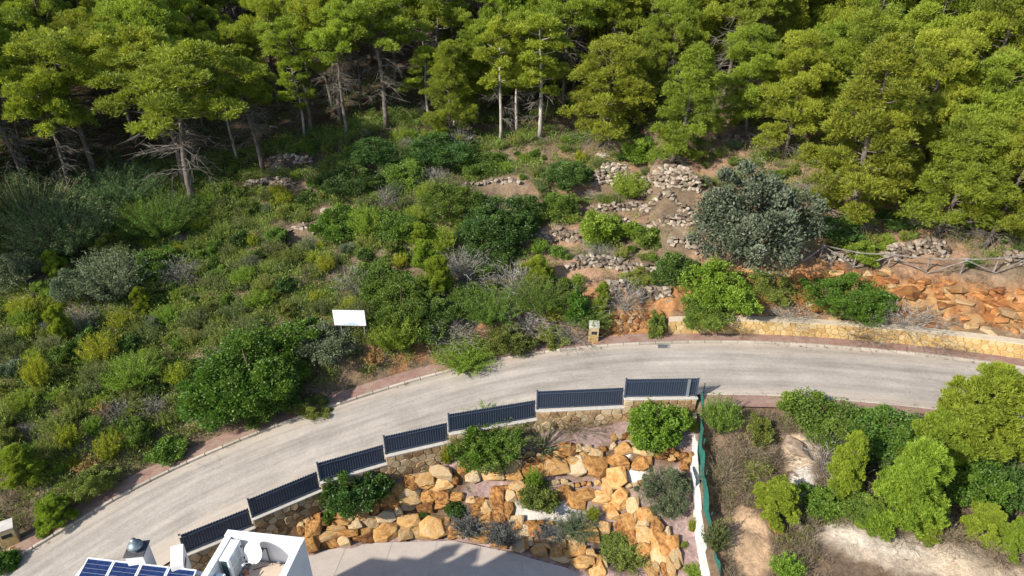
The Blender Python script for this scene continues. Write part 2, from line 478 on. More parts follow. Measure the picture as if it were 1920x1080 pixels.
def wallz(px, i): return 0
FH = [1.95, 1.6, 1.62, 1.7, 1.4, 1.3, 1.3]
CTRL = []
for i in range(7):
    for t in (.15, .5, .85):
        p = POST[i] * (1 - t) + POST[i + 1] * t
        dv = POST[i + 1] - POST[i]; nv = np.array([dv[1], -dv[0]]) / math.hypot(dv[0], dv[1])
        z = COPE[i] - FH[i] + (t - .5) * .35
        CTRL.append((p[0] + nv[0] * .35, p[1] + nv[1] * .35, z))
        CTRL.append((p[0] - nv[0] * .8, p[1] - nv[1] * .8, z))
for px, py, z in [(700, 935, -3.7), (780, 905, -3.3), (830, 886, -3.0), (870, 872, -2.75), (950, 860, -2.45), (1000, 848, -2.3), (1060, 838, -2.05), (1140, 832, -1.75), (1200, 836, -1.6), (1260, 843, -1.55), (1295, 848, -1.5),
                  (790, 922, -3.85), (830, 912, -3.8), (880, 902, -3.65), (940, 897, -3.5), (1000, 892, -3.4), (1060, 890, -3.3), (1130, 893, -3.2), (850, 922, -3.9), (900, 915, -3.75), (1040, 908, -3.5),
                  (560, 1003, -4.5), (600, 985, -4.3), (650, 970, -4.2), (690, 950, -4.1), (730, 935, -4.0), (780, 932, -4.1), (830, 930, -4.05), (880, 937, -4.1), (930, 925, -3.9), (975, 908, -3.6), (1090, 905, -3.5),
                  (780, 962, -4.7), (850, 957, -4.7), (960, 945, -4.2), (1000, 965, -4.25), (1060, 970, -4.25), (1110, 955, -4.2), (1080, 940, -4.1), (875, 985, -5.05), (942, 1000, -5.0), (1030, 998, -4.75), (1080, 990, -4.65),
                  (560, 1037, -5.68), (620, 1027, -5.68), (700, 1015, -5.68), (780, 1013, -5.68), (850, 1011, -5.68), (900, 1021, -5.68), (960, 1033, -5.68), (1010, 1048, -5.68), (1060, 1061, -5.68), (1110, 1082, -5.68),
                  (600, 1070, -5.68), (700, 1060, -5.68), (850, 1060, -5.68), (1000, 1078, -5.68), (500, 1075, -5.68), (1000, 1003, -4.75), (1050, 1022, -4.75), (1100, 1045, -4.75), (1140, 1068, -4.75), (1150, 1035, -5.0), (1180, 1060, -5.1), (1120, 1010, -4.8),
                  (1170, 925, -3.4), (1200, 972, -3.5), (1230, 1007, -3.7), (1265, 1050, -3.9), (1145, 962, -4.3), (1178, 1005, -4.7), (1212, 1055, -5.0), (1240, 950, -3.3), (1250, 980, -3.4), (1290, 1000, -3.5), (1300, 1050, -3.7), (1290, 905, -2.6), (1240, 890, -2.6), (1190, 880, -2.6), (1225, 925, -3.0), (1270, 870, -2.3)]:
    p = at_z(px, py, z); CTRL.append((p[0], p[1], z))
for q in [(-28, 10, -6.4), (-20, 17, -5.6), (-14, 15, -5.7), (-5, 15, -5.7), (5, 15, -5.7), (-10, 19, -5.7), (-13, 20, -5.7), (-6, 21, -5.7), (0, 20, -5.7), (-2, 22, -5.7), (10, 15, -4.3), (-20, 5, -6), (0, 5, -5.8), (10, 5, -5.2)]: CTRL.append(q)
CTRL = np.array(CTRL)
A = np.hypot(CTRL[:, None, 0] - CTRL[None, :, 0], CTRL[:, None, 1] - CTRL[None, :, 1])
nC = len(CTRL)
AA = np.zeros((nC + 1, nC + 1)); AA[:nC, :nC] = A - np.eye(nC) * .03; AA[:nC, nC] = 1; AA[nC, :nC] = 1
WGT = np.linalg.solve(AA, np.concatenate([CTRL[:, 2], [0]]))
def garden_z(x, y):
    out = np.empty(len(x))
    for i in range(0, len(x), 20000):
        r = np.hypot(x[i:i + 20000, None] - CTRL[None, :, 0], y[i:i + 20000, None] - CTRL[None, :, 1])
        out[i:i + 20000] = r @ WGT[:nC] + WGT[nC]
    return np.clip(out, -6.5, -.6)

def slope_profile(d, s):
    """height above the road of the hillside d metres beyond its far kerb"""
    px = SPX[s]
    e = np.maximum(d - PAVE_F, 0)
    left = .7 * sstep(0, 1.8, e) + .235 * np.maximum(e - .8, 0)
    mid = 1.55 * sstep(0, 2.6, e) + .235 * np.maximum(e - 1.5, 0)
    right = .95 * sstep(.05, .4, e) + .25 * sstep(.5, 1.2, e) + 2.35 * sstep(1.1, 3.9, e) + .08 * np.clip(e - 3.5, 0, 2.6) + .24 * np.maximum(e - 5.8, 0)
    a = sstep(560, 720, px); b = sstep(1236, 1262, px)
    z = left * (1 - a) + mid * a * (1 - b) + right * b
    return z

def height(x, y):
    shp = np.shape(x)
    x = np.ravel(np.asarray(x, float)); y = np.ravel(np.asarray(y, float))
    d, s = road_frame(x, y)
    zr = LINE[s, 2]
    up = zr + slope_profile(d, s)
    w = sstep(2.0, 6, d)
    up = up + w * ((fbm(x * .16, y * .16, 3) - .5) * 1.7 + (fbm(x * .6, y * .6, 9) - .5) * .5)
    ph = (d + 2.2 * fbm(x * .1, y * .1, 5)) / 5.2
    saw = (ph - np.floor(ph))
    up = up + sstep(5, 8, d) * (1 - sstep(26, 32, d)) * (.9 * (sstep(.0, .16, saw) - saw) + .0) * sstep(-26, -12, x)
    up = up + sstep(1.3, 2.5, d) * (1 - sstep(4, 6, d)) * ((fbm(x * 1.1, y * 1.1, 21) - .5) * 1.1 + (fbm(x * 3.1, y * 3.1, 23) - .5) * .5)
    up = up + .10 * np.maximum(d - 40, 0)
    z = np.where(d > PAVE_F, up, zr - .12)
    z = np.where((d < .05) & (d > -ROADW - .05), zr - .3, z)
    yb = np.interp(x, BX, BY)
    near = y < yb - .05
    g = garden_z(x, y)
    plot = zr - .15 - 1.5 * sstep(.1, 3.2, yb - y) - .10 * np.maximum(yb - y - 2.5, 0) + (fbm(x * .5, y * .5, 31) - .5) * .9 * sstep(.5, 2.5, yb - y)
    wx = np.interp(-y, -WW[:, 1], WW[:, 0])
    zn = np.where((x > wx + .1) & (y < fy[-1] + .5), plot, g)
    zn = np.where((x > fx[-1] + .25) & (y > fy[-1] - .5), plot, zn)
    lf = x < fx[0] - .3
    leftz = zr - .15 - .35 * sstep(0, 2, yb - y)
    zn = np.where(lf, np.minimum(leftz, zr), zn)
    z = np.where(near, zn, z)
    return z.reshape(shp)

gx = np.concatenate([np.arange(-160, -60, 4.), np.arange(-60, -18, .5), np.arange(-18, 14, .16), np.arange(14, 40, .35), np.arange(40, 62, .8), np.arange(62, 163, 4.)])
gy = np.concatenate([np.arange(-30, 12, 3.), np.arange(12, 20, .4), np.arange(20, 40, .17), np.arange(40, 62, .35), np.arange(62, 100, .9), np.arange(100, 220, 5.)])
GX, GY = np.meshgrid(gx, gy)
GZ = height(GX, GY)
def hs(x, y):
    """bilinear ground height"""
    i = np.clip(np.searchsorted(gx, x) - 1, 0, len(gx) - 2); j = np.clip(np.searchsorted(gy, y) - 1, 0, len(gy) - 2)
    u = (x - gx[i]) / (gx[i + 1] - gx[i]); v = (y - gy[j]) / (gy[j + 1] - gy[j])
    return (GZ[j, i] * (1 - u) + GZ[j, i + 1] * u) * (1 - v) + (GZ[j + 1, i] * (1 - u) + GZ[j + 1, i + 1] * u) * v
TT = np.arange(8, 170, .06)
def ground(px, py):
    """where the line of sight through a pixel meets the land"""
    r = ray(px, py)
    P = np.array([0, 0, CZ]) + TT[:, None] * r
    zz = hs(P[:, 0], P[:, 1])
    k = np.argmax(P[:, 2] < zz)
    p = P[k]
    return np.array([p[0], p[1], float(hs(p[0], p[1]))])

# soil colours
def soil_colour():
    x = GX.ravel(); y = GY.ravel(); z = GZ.ravel()
    d, s = road_frame(x, y)
    px, py = project(np.array([x, y, z]))
    spx = SPX[s]
    c = np.tile(np.array([.17, .125, .082]), (len(x), 1))
    def blend(m, col):
        nonlocal c
        c = c * (1 - m[:, None]) + np.array(col) * m[:, None]
    nz = fbm(x * .35, y * .35, 41); n2 = fbm(x * 1.1, y * 1.1, 43)
    blend(sstep(.5, .7, nz) * .8, (.24, .175, .115))
    blend(sstep(.55, .7, n2) * sstep(-12, 0, x) * .7, (.30, .22, .15))
    # stony reddish terraces on the right of the slope
    blend(sstep(-2, 6, x) * sstep(3, 5, d) * (1 - sstep(22, 27, d)) * sstep(.35, .6, nz) * .8, (.33, .20, .125))
    # needle litter under the pines, darkened to put forest shade into its colour
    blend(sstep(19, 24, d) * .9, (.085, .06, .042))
    # cut bank of red and ochre earth
    bank = (d > PAVE_F) * (1 - sstep(3.4, 4.8, d))
    blend(bank * sstep(640, 800, spx) * sstep(.38, .55, n2) * .8, (.36, .17, .07))
    cliff = (d > PAVE_F + .9) * (1 - sstep(3.5, 4.5, d + (n2 - .5) * 2)) * sstep(1240, 1290, spx) * (.45 + .55 * sstep(1330, 1500, spx))
    blend(cliff, (.30, .125, .045))
    blend(cliff * sstep(.5, .65, n2), (.44, .26, .11))
    blend(cliff * sstep(.52, .62, fbm(x * .8, y * .8, 47)) * .7, (.22, .13, .075))
    blend(bank * sstep(1050, 1110, spx) * (1 - sstep(1240, 1260, spx)) * .8, (.38, .19, .075))
    blend((d > PAVE_F + .3) * (d < PAVE_F + 1.3) * sstep(1240, 1290, spx) * .8, (.20, .15, .10))
    # garden beds
    yb = np.interp(x, BX, BY); wx = np.interp(-y, -WW[:, 1], WW[:, 0])
    gar = (y < yb - .05) & (x < wx + .1) & (x > fx[0] - 1)
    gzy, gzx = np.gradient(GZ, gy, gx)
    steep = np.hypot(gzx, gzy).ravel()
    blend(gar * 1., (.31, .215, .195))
    blend(gar * (sstep(.5, .6, fbm(x * 8, y * 8, 61, 2))) * .35, (.46, .36, .33))
    blend(gar * sstep(.56, .66, fbm(x * .9, y * .9, 51)) * .6, (.26, .18, .14))
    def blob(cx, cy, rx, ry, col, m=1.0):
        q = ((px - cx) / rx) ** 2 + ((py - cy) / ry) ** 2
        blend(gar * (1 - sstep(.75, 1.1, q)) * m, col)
    blend(gar * sstep(.75, 1.15, steep), (.15, .095, .055))  # brown soil on steep faces, crevice shade between boulders put into its colour
    blob(1030, 962, 78, 20, (.56, .52, .46))
    blob(985, 945, 30, 16, (.56, .52, .46))
    blob(1012, 935, 45, 18, (.26, .19, .13))
    blob(1190, 893, 22, 15, (.64, .60, .54))
    blob(1170, 850, 14, 16, (.55, .50, .44))
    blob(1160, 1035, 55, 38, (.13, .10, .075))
    # open plot right of the white wall
    plot = (y < yb - .05) & (x > wx + .1)
    blend(plot * 1., (.155, .11, .075))
    def pb(cx, cy, rx, ry, col, m=1.0, ang=0.):
        ca, sa = math.cos(ang), math.sin(ang)
        u = (px - cx) * ca + (py - cy) * sa; v = -(px - cx) * sa + (py - cy) * ca
        q = (u / rx) ** 2 + (v / ry) ** 2 + (n2 - .5) * 1.2
        blend(plot * (1 - sstep(.7, 1.1, q)) * m, col)
    pb(1700, 1035, 210, 42, (.44, .36, .27), 1, .22)
    pb(1640, 1010, 110, 26, (.50, .43, .345), 1, .25)
    pb(1860, 1075, 90, 26, (.44, .35, .25), 1, .1)
    pb(1405, 1020, 42, 75, (.44, .30, .185), .9, -.35)
    pb(1500, 850, 34, 40, (.50, .385, .27), 1, 0)
    pb(1505, 905, 26, 36, (.58, .53, .46), .95, .2)
    pb(1383, 905, 16, 22, (.44, .28, .18), .9, 0)
    return np.clip(c, 0, 1)

me = bpy.data.meshes.new('ground')
ny, nx = GX.shape
idx = np.arange(ny * nx).reshape(ny, nx)
quads = np.stack([idx[:-1, :-1], idx[:-1, 1:], idx[1:, 1:], idx[1:, :-1]], -1).reshape(-1, 4)
me.vertices.add(ny * nx); me.vertices.foreach_set('co', np.stack([GX, GY, GZ], -1).ravel())
me.loops.add(quads.size); me.loops.foreach_set('vertex_index', quads.ravel())
me.polygons.add(len(quads)); me.polygons.foreach_set('loop_start', np.arange(len(quads)) * 4)
me.update()
me.polygons.foreach_set('use_smooth', np.ones(len(quads), bool))
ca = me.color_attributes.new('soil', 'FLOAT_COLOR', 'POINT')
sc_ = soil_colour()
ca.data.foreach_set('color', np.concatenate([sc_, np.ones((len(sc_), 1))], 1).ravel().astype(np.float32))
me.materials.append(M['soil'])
g_ob = link('ground', me); tag(g_ob, kind='structure', label='stony brown hillside soil with red cut bank')

def strip(name, offs, mat, dz=0.0, s0=0, s1=None, ripple=0.):
    """a ribbon along the road line between lateral offsets"""
    s1 = s1 or len(LINE)
    vs, fs, uv = [], [], []
    m = len(offs)
    for i in range(s0, s1):
        for o_, z_ in offs:
            if o_ is None: o_ = -NEAR[i]
            p = LINE[i, :2] + NOR[i] * o_
            vs.append((p[0], p[1], LINE[i, 2] + z_ + dz))
            uv.append((ss[i], -o_))
    for i in range(s1 - s0 - 1):
        for k in range(m - 1):
            a = i * m + k
            fs.append((a, a + 1, a + m + 1, a + m))
    me = bpy.data.meshes.new(name)
    me.from_pydata(vs, [], fs)
    ul = me.uv_layers.new(name='UVMap')
    ul.data.foreach_set('uv', np.array([uv[l.vertex_index] for l in me.loops], np.float32).ravel())
    bm = bmesh.new(); bm.from_mesh(me); bmesh.ops.recalc_face_normals(bm, faces=bm.faces)
    if sum(f.normal.z for f in bm.faces) < 0: bmesh.ops.reverse_faces(bm, faces=bm.faces)
    bm.to_mesh(me); bm.free()
    me.materials.append(mat)
    return link(name, me)

def near_edge(i):
    """how far the carriageway reaches on the house side: to the fence wall, or to the near kerb"""
    for o_ in np.arange(4.6, 7.6, .05):
        q = LINE[i, :2] - NOR[i] * o_
        if q[0] > fx[-1] - .1: return ROADW - .02
        if q[1] < np.interp(q[0], BX, BY) + .08: return o_
    return ROADW - .02
NEAR = np.array([near_edge(i) for i in range(len(LINE))])
road = strip('road', [(-.02, 0), (-1.2, .02), (-2.55, .035), (-3.9, .02), (None, 0)], M['road'])
tag(road, kind='structure', label='pale worn asphalt road curving uphill')
pv1 = strip('pavement_far', [(PAVE_F + .25, .13), (.16, .12)], M['paving'])
tag(pv1, kind='structure', label='red block pavement below the hillside')
i_r = int(np.argmin(np.abs((LINE[:, 0] - NOR[:, 0] * ROADW) - fx[-1]))) + 1
pv2 = strip('pavement_near', [(-ROADW - .16, .12), (-ROADW - PAVE_N - .12, .125)], M['paving'], s0=i_r)
tag(pv2, kind='structure', label='red block pavement on the house side of the road')

# kerb stones, one metre each
kb = MB().box((0, 0, .0), (.985, .165, .34)).mesh('kerb_stone', M['kerb'], bevel=.02)
def kerbs(parent, off, s_from, s_to):
    for sm in np.arange(s_from, s_to, 1.0):
        f = [np.array([np.interp(q, ss, LINE[:, 0] + NOR[:, 0] * off), np.interp(q, ss, LINE[:, 1] + NOR[:, 1] * off), np.interp(q, ss, LINE[:, 2])]) for q in (sm - .5, sm + .5)]
        m_, e = (f[0] + f[1]) / 2, f[1] - f[0]
        if not (-60 < project(m_)[0] < 1990): continue
        ln = math.hypot(e[0], e[1])
        link('kerb_stone', kb, parent, (m_[0], m_[1], m_[2] - .03 + random.uniform(-.006, .006)), (0, -math.atan2(e[2], ln), math.atan2(e[1], e[0]) + random.uniform(-.01, .01)), (ln, 1, 1))
kerbs(pv1, .075, 20, ss[-1] - 20)
kerbs(pv2, -ROADW - .075, ss[i_r] + .5, ss[-1] - 20)

# ------------------------------------------------------------------ masonry: irregular stones cut from a Voronoi pattern
def clip_poly(poly, a, b, c):
    """keep a*x+b*y<=c"""
    out = []
    for i in range(len(poly)):
        p, q = poly[i], poly[(i + 1) % len(poly)]
        fp, fq = a * p[0] + b * p[1] - c, a * q[0] + b * q[1] - c
        if fp <= 0: out.append(p)
        if (fp < 0 < fq) or (fq < 0 < fp):
            t = fp / (fp - fq)
            out.append((p[0] + (q[0] - p[0]) * t, p[1] + (q[1] - p[1]) * t))
    return out

def masonry(parent, name, U, V, cw, ch, fmap, mat, joint=.018, proud=.045, seed=1):
    rg = random.Random(seed)
    pts = []
    nr = max(1, round(V / ch))
    for r in range(nr):
        nc = max(1, round(U / cw))
        for k in range(nc):
            pts.append(((k + .5 + (.5 if r % 2 else 0) + rg.uniform(-.33, .33)) * U / nc, (r + .5 + rg.uniform(-.3, .3)) * V / nr))
    for i, (x, y) in enumerate(pts):
        poly = [(0, 0), (U, 0), (U, V), (0, V)]
        for j, (a, b) in enumerate(pts):
            if i == j or abs(a - x) > cw * 3 or abs(b - y) > ch * 3: continue
            nxv, nyv = a - x, b - y
            poly = clip_poly(poly, nxv, nyv, nxv * (a + x) / 2 + nyv * (b + y) / 2)
            if len(poly) < 3: break
        if len(poly) < 3: continue
        cx = sum(p[0] for p in poly) / len(poly); cy = sum(p[1] for p in poly) / len(poly)
        rr = sum(math.hypot(p[0] - cx, p[1] - cy) for p in poly) / len(poly)
        if rr < .05: continue
        k1 = 1 - joint / rr; k2 = k1 - .12
        pr = proud * rg.uniform(.6, 1.4)
        c0 = Vector(fmap(cx, cy, 0))
        vs = [Vector(fmap(cx + (p[0] - cx) * k1, cy + (p[1] - cy) * k1, -.02)) - c0 for p in poly]
        vs += [Vector(fmap(cx + (p[0] - cx) * k1, cy + (p[1] - cy) * k1, pr * .5)) - c0 for p in poly]
        vs += [Vector(fmap(cx + (p[0] - cx) * k2, cy + (p[1] - cy) * k2, pr + rg.uniform(-.01, .01))) - c0 for p in poly]
        m_ = len(poly)
        fs = [(q * m_ + i_, q * m_ + (i_ + 1) % m_, (q + 1) * m_ + (i_ + 1) % m_, (q + 1) * m_ + i_) for q in (0, 1) for i_ in range(m_)]
        fs.append(tuple(range(2 * m_, 3 * m_)))
        mb = MB().add(vs, fs)
        mb.build(name, mat, parent, loc=c0)

# ------------------------------------------------------------------ garden wall along the road, with its fence
gw = thing('garden_wall', 'stepped brown stone garden wall under the dark fence', 'wall', (POST[3][0], POST[3][1], -3))
gwi = Matrix.Translation((-POST[3][0], -POST[3][1], 3))
def rel(v, o): return Vector(v) - o.location
core = MB(); 
ORD = ['lowest panel, beside the white roof tower', 'second panel from the lower end', 'third panel up, above the dense round shrub', 'middle panel, above the small yellow plant', 'fifth panel up, behind the feathery tall shrub', 'sixth panel up, above the spiky plant', 'highest panel, at the plot corner']
slat_mesh = MB().box((0, 0, .56), (.14, .03, 1.20)).mesh('slat', M['anthracite'])
for i in range(7):
    p, q = Vector(POST[i]), Vector(POST[i + 1])
    p.z = q.z = COPE[i]
    dv = (q - p); L = dv.length; ex = dv / L; ang = math.atan2(ex.y, ex.x)
    nin = Vector((ex.y, -ex.x, 0))             # towards the garden
    Mx = Matrix.Translation(p) @ Matrix.Rotation(ang, 4, 'Z')
    # wall core and coping in wall coordinates: x along, y to the road
    H = FH[i] + .9
    b = MB().box((L / 2, 0, -.085 - H / 2), (L - .01, .30, H), Mx)
    b2 = MB(); b2.v = [tuple(Vector(v) - gw.location) for v in b.v]; b2.f = b.f
    b2.build('wall_core', M['brown_mortar'], gw)
    b = MB().box((L / 2 + .02, 0, -.04), (L + .05, .42, .085), Mx)
    b2 = MB(); b2.v = [tuple(Vector(v) - gw.location) for v in b.v]; b2.f = b.f
    b2.build('coping', M['coping'], gw, bevel=.012)
    # step face at the upper end of the panel
    VH = FH[i] + .25
    fm = lambda u, v, w, Mx=Mx, VH=VH: tuple((Mx @ Vector((u, -.15 - w, -.09 - VH + v))) - gw.location)
    masonry(gw, 'stone', L, VH, .47, .36, fm, M['brown_stone'], seed=i + 1)
    # fence panel
    fo = thing('fence_panel', 'dark slatted metal fence panel, ' + ORD[i], 'fence', p, ang, 'stepped fence panels along the road')
    ns = int(L / .135)
    for k in range(ns):
        link('slat', slat_mesh, fo, (.10 + (L - .16) * (k + .5) / ns, .02, .07), (0, 0, R(23)))
    for zz, nm in ((.12, 'rail'), (1.08, 'rail')):
        MB().box((L / 2, -.03, zz), (L - .06, .03, .05)).build('rail', M['anthracite'], fo)
    MB().box((.05, 0, .64 - .25), (.09, .09, 1.78 if i else 1.28)).build('post', M['anthracite'], fo, bevel=.008)
    MB().box((.05, 0, 1.295), (.11, .11, .03)).build('post_cap', M['anthracite'], fo)
    if i == 6:
        MB().box((L - .05, 0, .63), (.09, .09, 1.28)).build('post', M['anthracite'], fo, bevel=.008)
        MB().box((L - .55, -.05, .60), (.16, .04, 1.22)).build('cover_plate', M['grey_steel'], fo)

# ------------------------------------------------------------------ yellow retaining wall below the cliff
i0 = int(np.argmin(np.abs(SPX - 1253))); i1 = min(len(LINE) - 1, int(np.argmin(np.abs(SPX - 2230))))
rw = thing('retaining_wall', 'low curved yellow stone retaining wall below the red cliff', 'wall', (LINE[i0, 0], LINE[i0, 1], LINE[i0, 2]))
RW_OFF, RW_H = PAVE_F + .12, .98
arc = np.concatenate([[0], np.cumsum(np.hypot(*np.diff((LINE[i0:i1 + 1, :2] + NOR[i0:i1 + 1] * RW_OFF), axis=0).T))])
def rw_map(u, v, w):
    t = np.interp(u, arc, np.arange(i0, i1 + 1)); a = int(t); f_ = t - a; b_ = min(a + 1, len(LINE) - 1)
    P = LINE[a] * (1 - f_) + LINE[b_] * f_; N_ = NOR[a] * (1 - f_) + NOR[b_] * f_
    q = P[:2] + N_ * (RW_OFF - w)
    return (q[0] - rw.location[0], q[1] - rw.location[1], P[2] + .08 + v - rw.location[2])
masonry(rw, 'stone', arc[-1], RW_H, .40, .33, rw_map, M['yellow_stone'], joint=.014, proud=.05, seed=50)
cv = MB(); cp = MB()
us = np.linspace(0, arc[-1], 50)
for tgt, w0, w1, v0, v1 in ((cv, 0, -.42, -.15, RW_H), (cp, .05, -.48, RW_H, RW_H + .07)):
    vs = []
    for k, u in enumerate(us):
        jz = random.uniform(-.02, .02) if tgt is cp else 0
        vs += [rw_map(u, v0, w0), rw_map(u, v0, w1), rw_map(u, v1 + jz, w1), rw_map(u, v1 + jz, w0)]
    fs = [(4 * k + a, 4 * k + (a + 1) % 4, 4 * k + 4 + (a + 1) % 4, 4 * k + 4 + a) for k in range(len(us) - 1) for a in range(4)]
    fs += [(0, 1, 2, 3), tuple(4 * (len(us) - 1) + a for a in (3, 2, 1, 0))]
    tgt.add(vs, fs)
cv.build('wall_core', M['mortar'], rw); cp.build('coping', M['rough_coping'], rw)

# ------------------------------------------------------------------ rocks
def rock_mesh(name, seed, npts=18, box=3.0, bevel=.06, mat=None, flat=1.0):
    rg = random.Random(seed)
    bm = bmesh.new()
    for k in range(npts):
        v = Vector((rg.gauss(0, 1), rg.gauss(0, 1), rg.gauss(0, 1))).normalized()
        r = (abs(v.x) ** box + abs(v.y) ** box + abs(v.z) ** box) ** (-1 / box)
        v = v * r * rg.uniform(.82, 1.08)
        bm.verts.new((v.x, v.y, v.z * flat))
    bmesh.ops.convex_hull(bm, input=bm.verts)
    bmesh.ops.delete(bm, geom=[v for v in bm.verts if not v.link_faces], context='VERTS')
    bmesh.ops.dissolve_limit(bm, angle_limit=.28, verts=bm.verts, edges=bm.edges)
    if bevel: bmesh.ops.bevel(bm, geom=list(bm.edges), offset=bevel, segments=1, affect='EDGES', profile=.6, clamp_overlap=True)
    bmesh.ops.recalc_face_normals(bm, faces=bm.faces)
    m = bpy.data.meshes.new(name); bm.to_mesh(m); bm.free()
    m.materials.append(mat)
    return m
BOULD = [rock_mesh('boulder', 100 + k, 26 + 2 * (k % 4), 11.0, .045, M['boulder']) for k in range(14)]
STONE = [rock_mesh('stone', 200 + k, 14, 4.0, 0, M['drystone'], .75) for k in range(10)]
LEDGE = [rock_mesh('rock', 300 + k, 15, 6.0, 0, M['redrock'], .8) for k in range(8)]

bl_groups = {
 'lower': ('boulder_wall', 'stacked ochre boulder wall along the pale driveway edge'),
 'upper': ('boulder_wall', 'upper row of ochre boulders below the stone garden wall'),
 'flank': ('boulder_wall', 'ochre boulder ridge running down beside the pink gravel bed')}
bl_roots = {}
def boulder(px, py, w, h, k):
    p = ground(px, py)
    s = ppm(p)
    th = math.atan2(CZ - p[2], p[1])
    e_ = .45
    gxn = (float(hs(p[0] + e_, p[1])) - float(hs(p[0] - e_, p[1]))) / (2 * e_); gyn = (float(hs(p[0], p[1] + e_)) - float(hs(p[0], p[1] - e_))) / (2 * e_)
    nz = Vector((-gxn, -gyn, 1.0)).normalized()
    ax = Vector((1, 0, 0)); ax = (ax - nz * ax.dot(nz)).normalized(); ay = nz.cross(ax)
    up_img = Vector((0, math.sin(PITCH), math.cos(PITCH)))
    wm, hm = w / s, h / s / max(.5, abs(ay.dot(up_img)))
    # which wall it belongs to
    if px > 1140 and py > 915: g = 'flank'
    elif py < 925 - .06 * (px - 800) and px > 770: g = 'upper'
    else: g = 'lower'
    if g not in bl_roots:
        o = thing(bl_groups[g][0], bl_groups[g][1], 'boulder wall', (p[0], p[1], p[2]))
        bl_roots[g] = o
    o = bl_roots[g]
    thick = .16 + .16 * min(wm, hm)
    loc = Vector(p) + nz * thick * .25 - o.location
    rot = Matrix((ax, ay, nz)).transposed() @ (Matrix.Rotation(random.uniform(-.25, .25), 3, 'Z') @ Matrix.Rotation(random.uniform(-.16, .16), 3, 'X') @ Matrix.Rotation(random.uniform(-.16, .16), 3, 'Y'))
    link('boulder', BOULD[k % len(BOULD)], o, loc, rot.to_euler(), (wm * .575, hm * .575, thick))

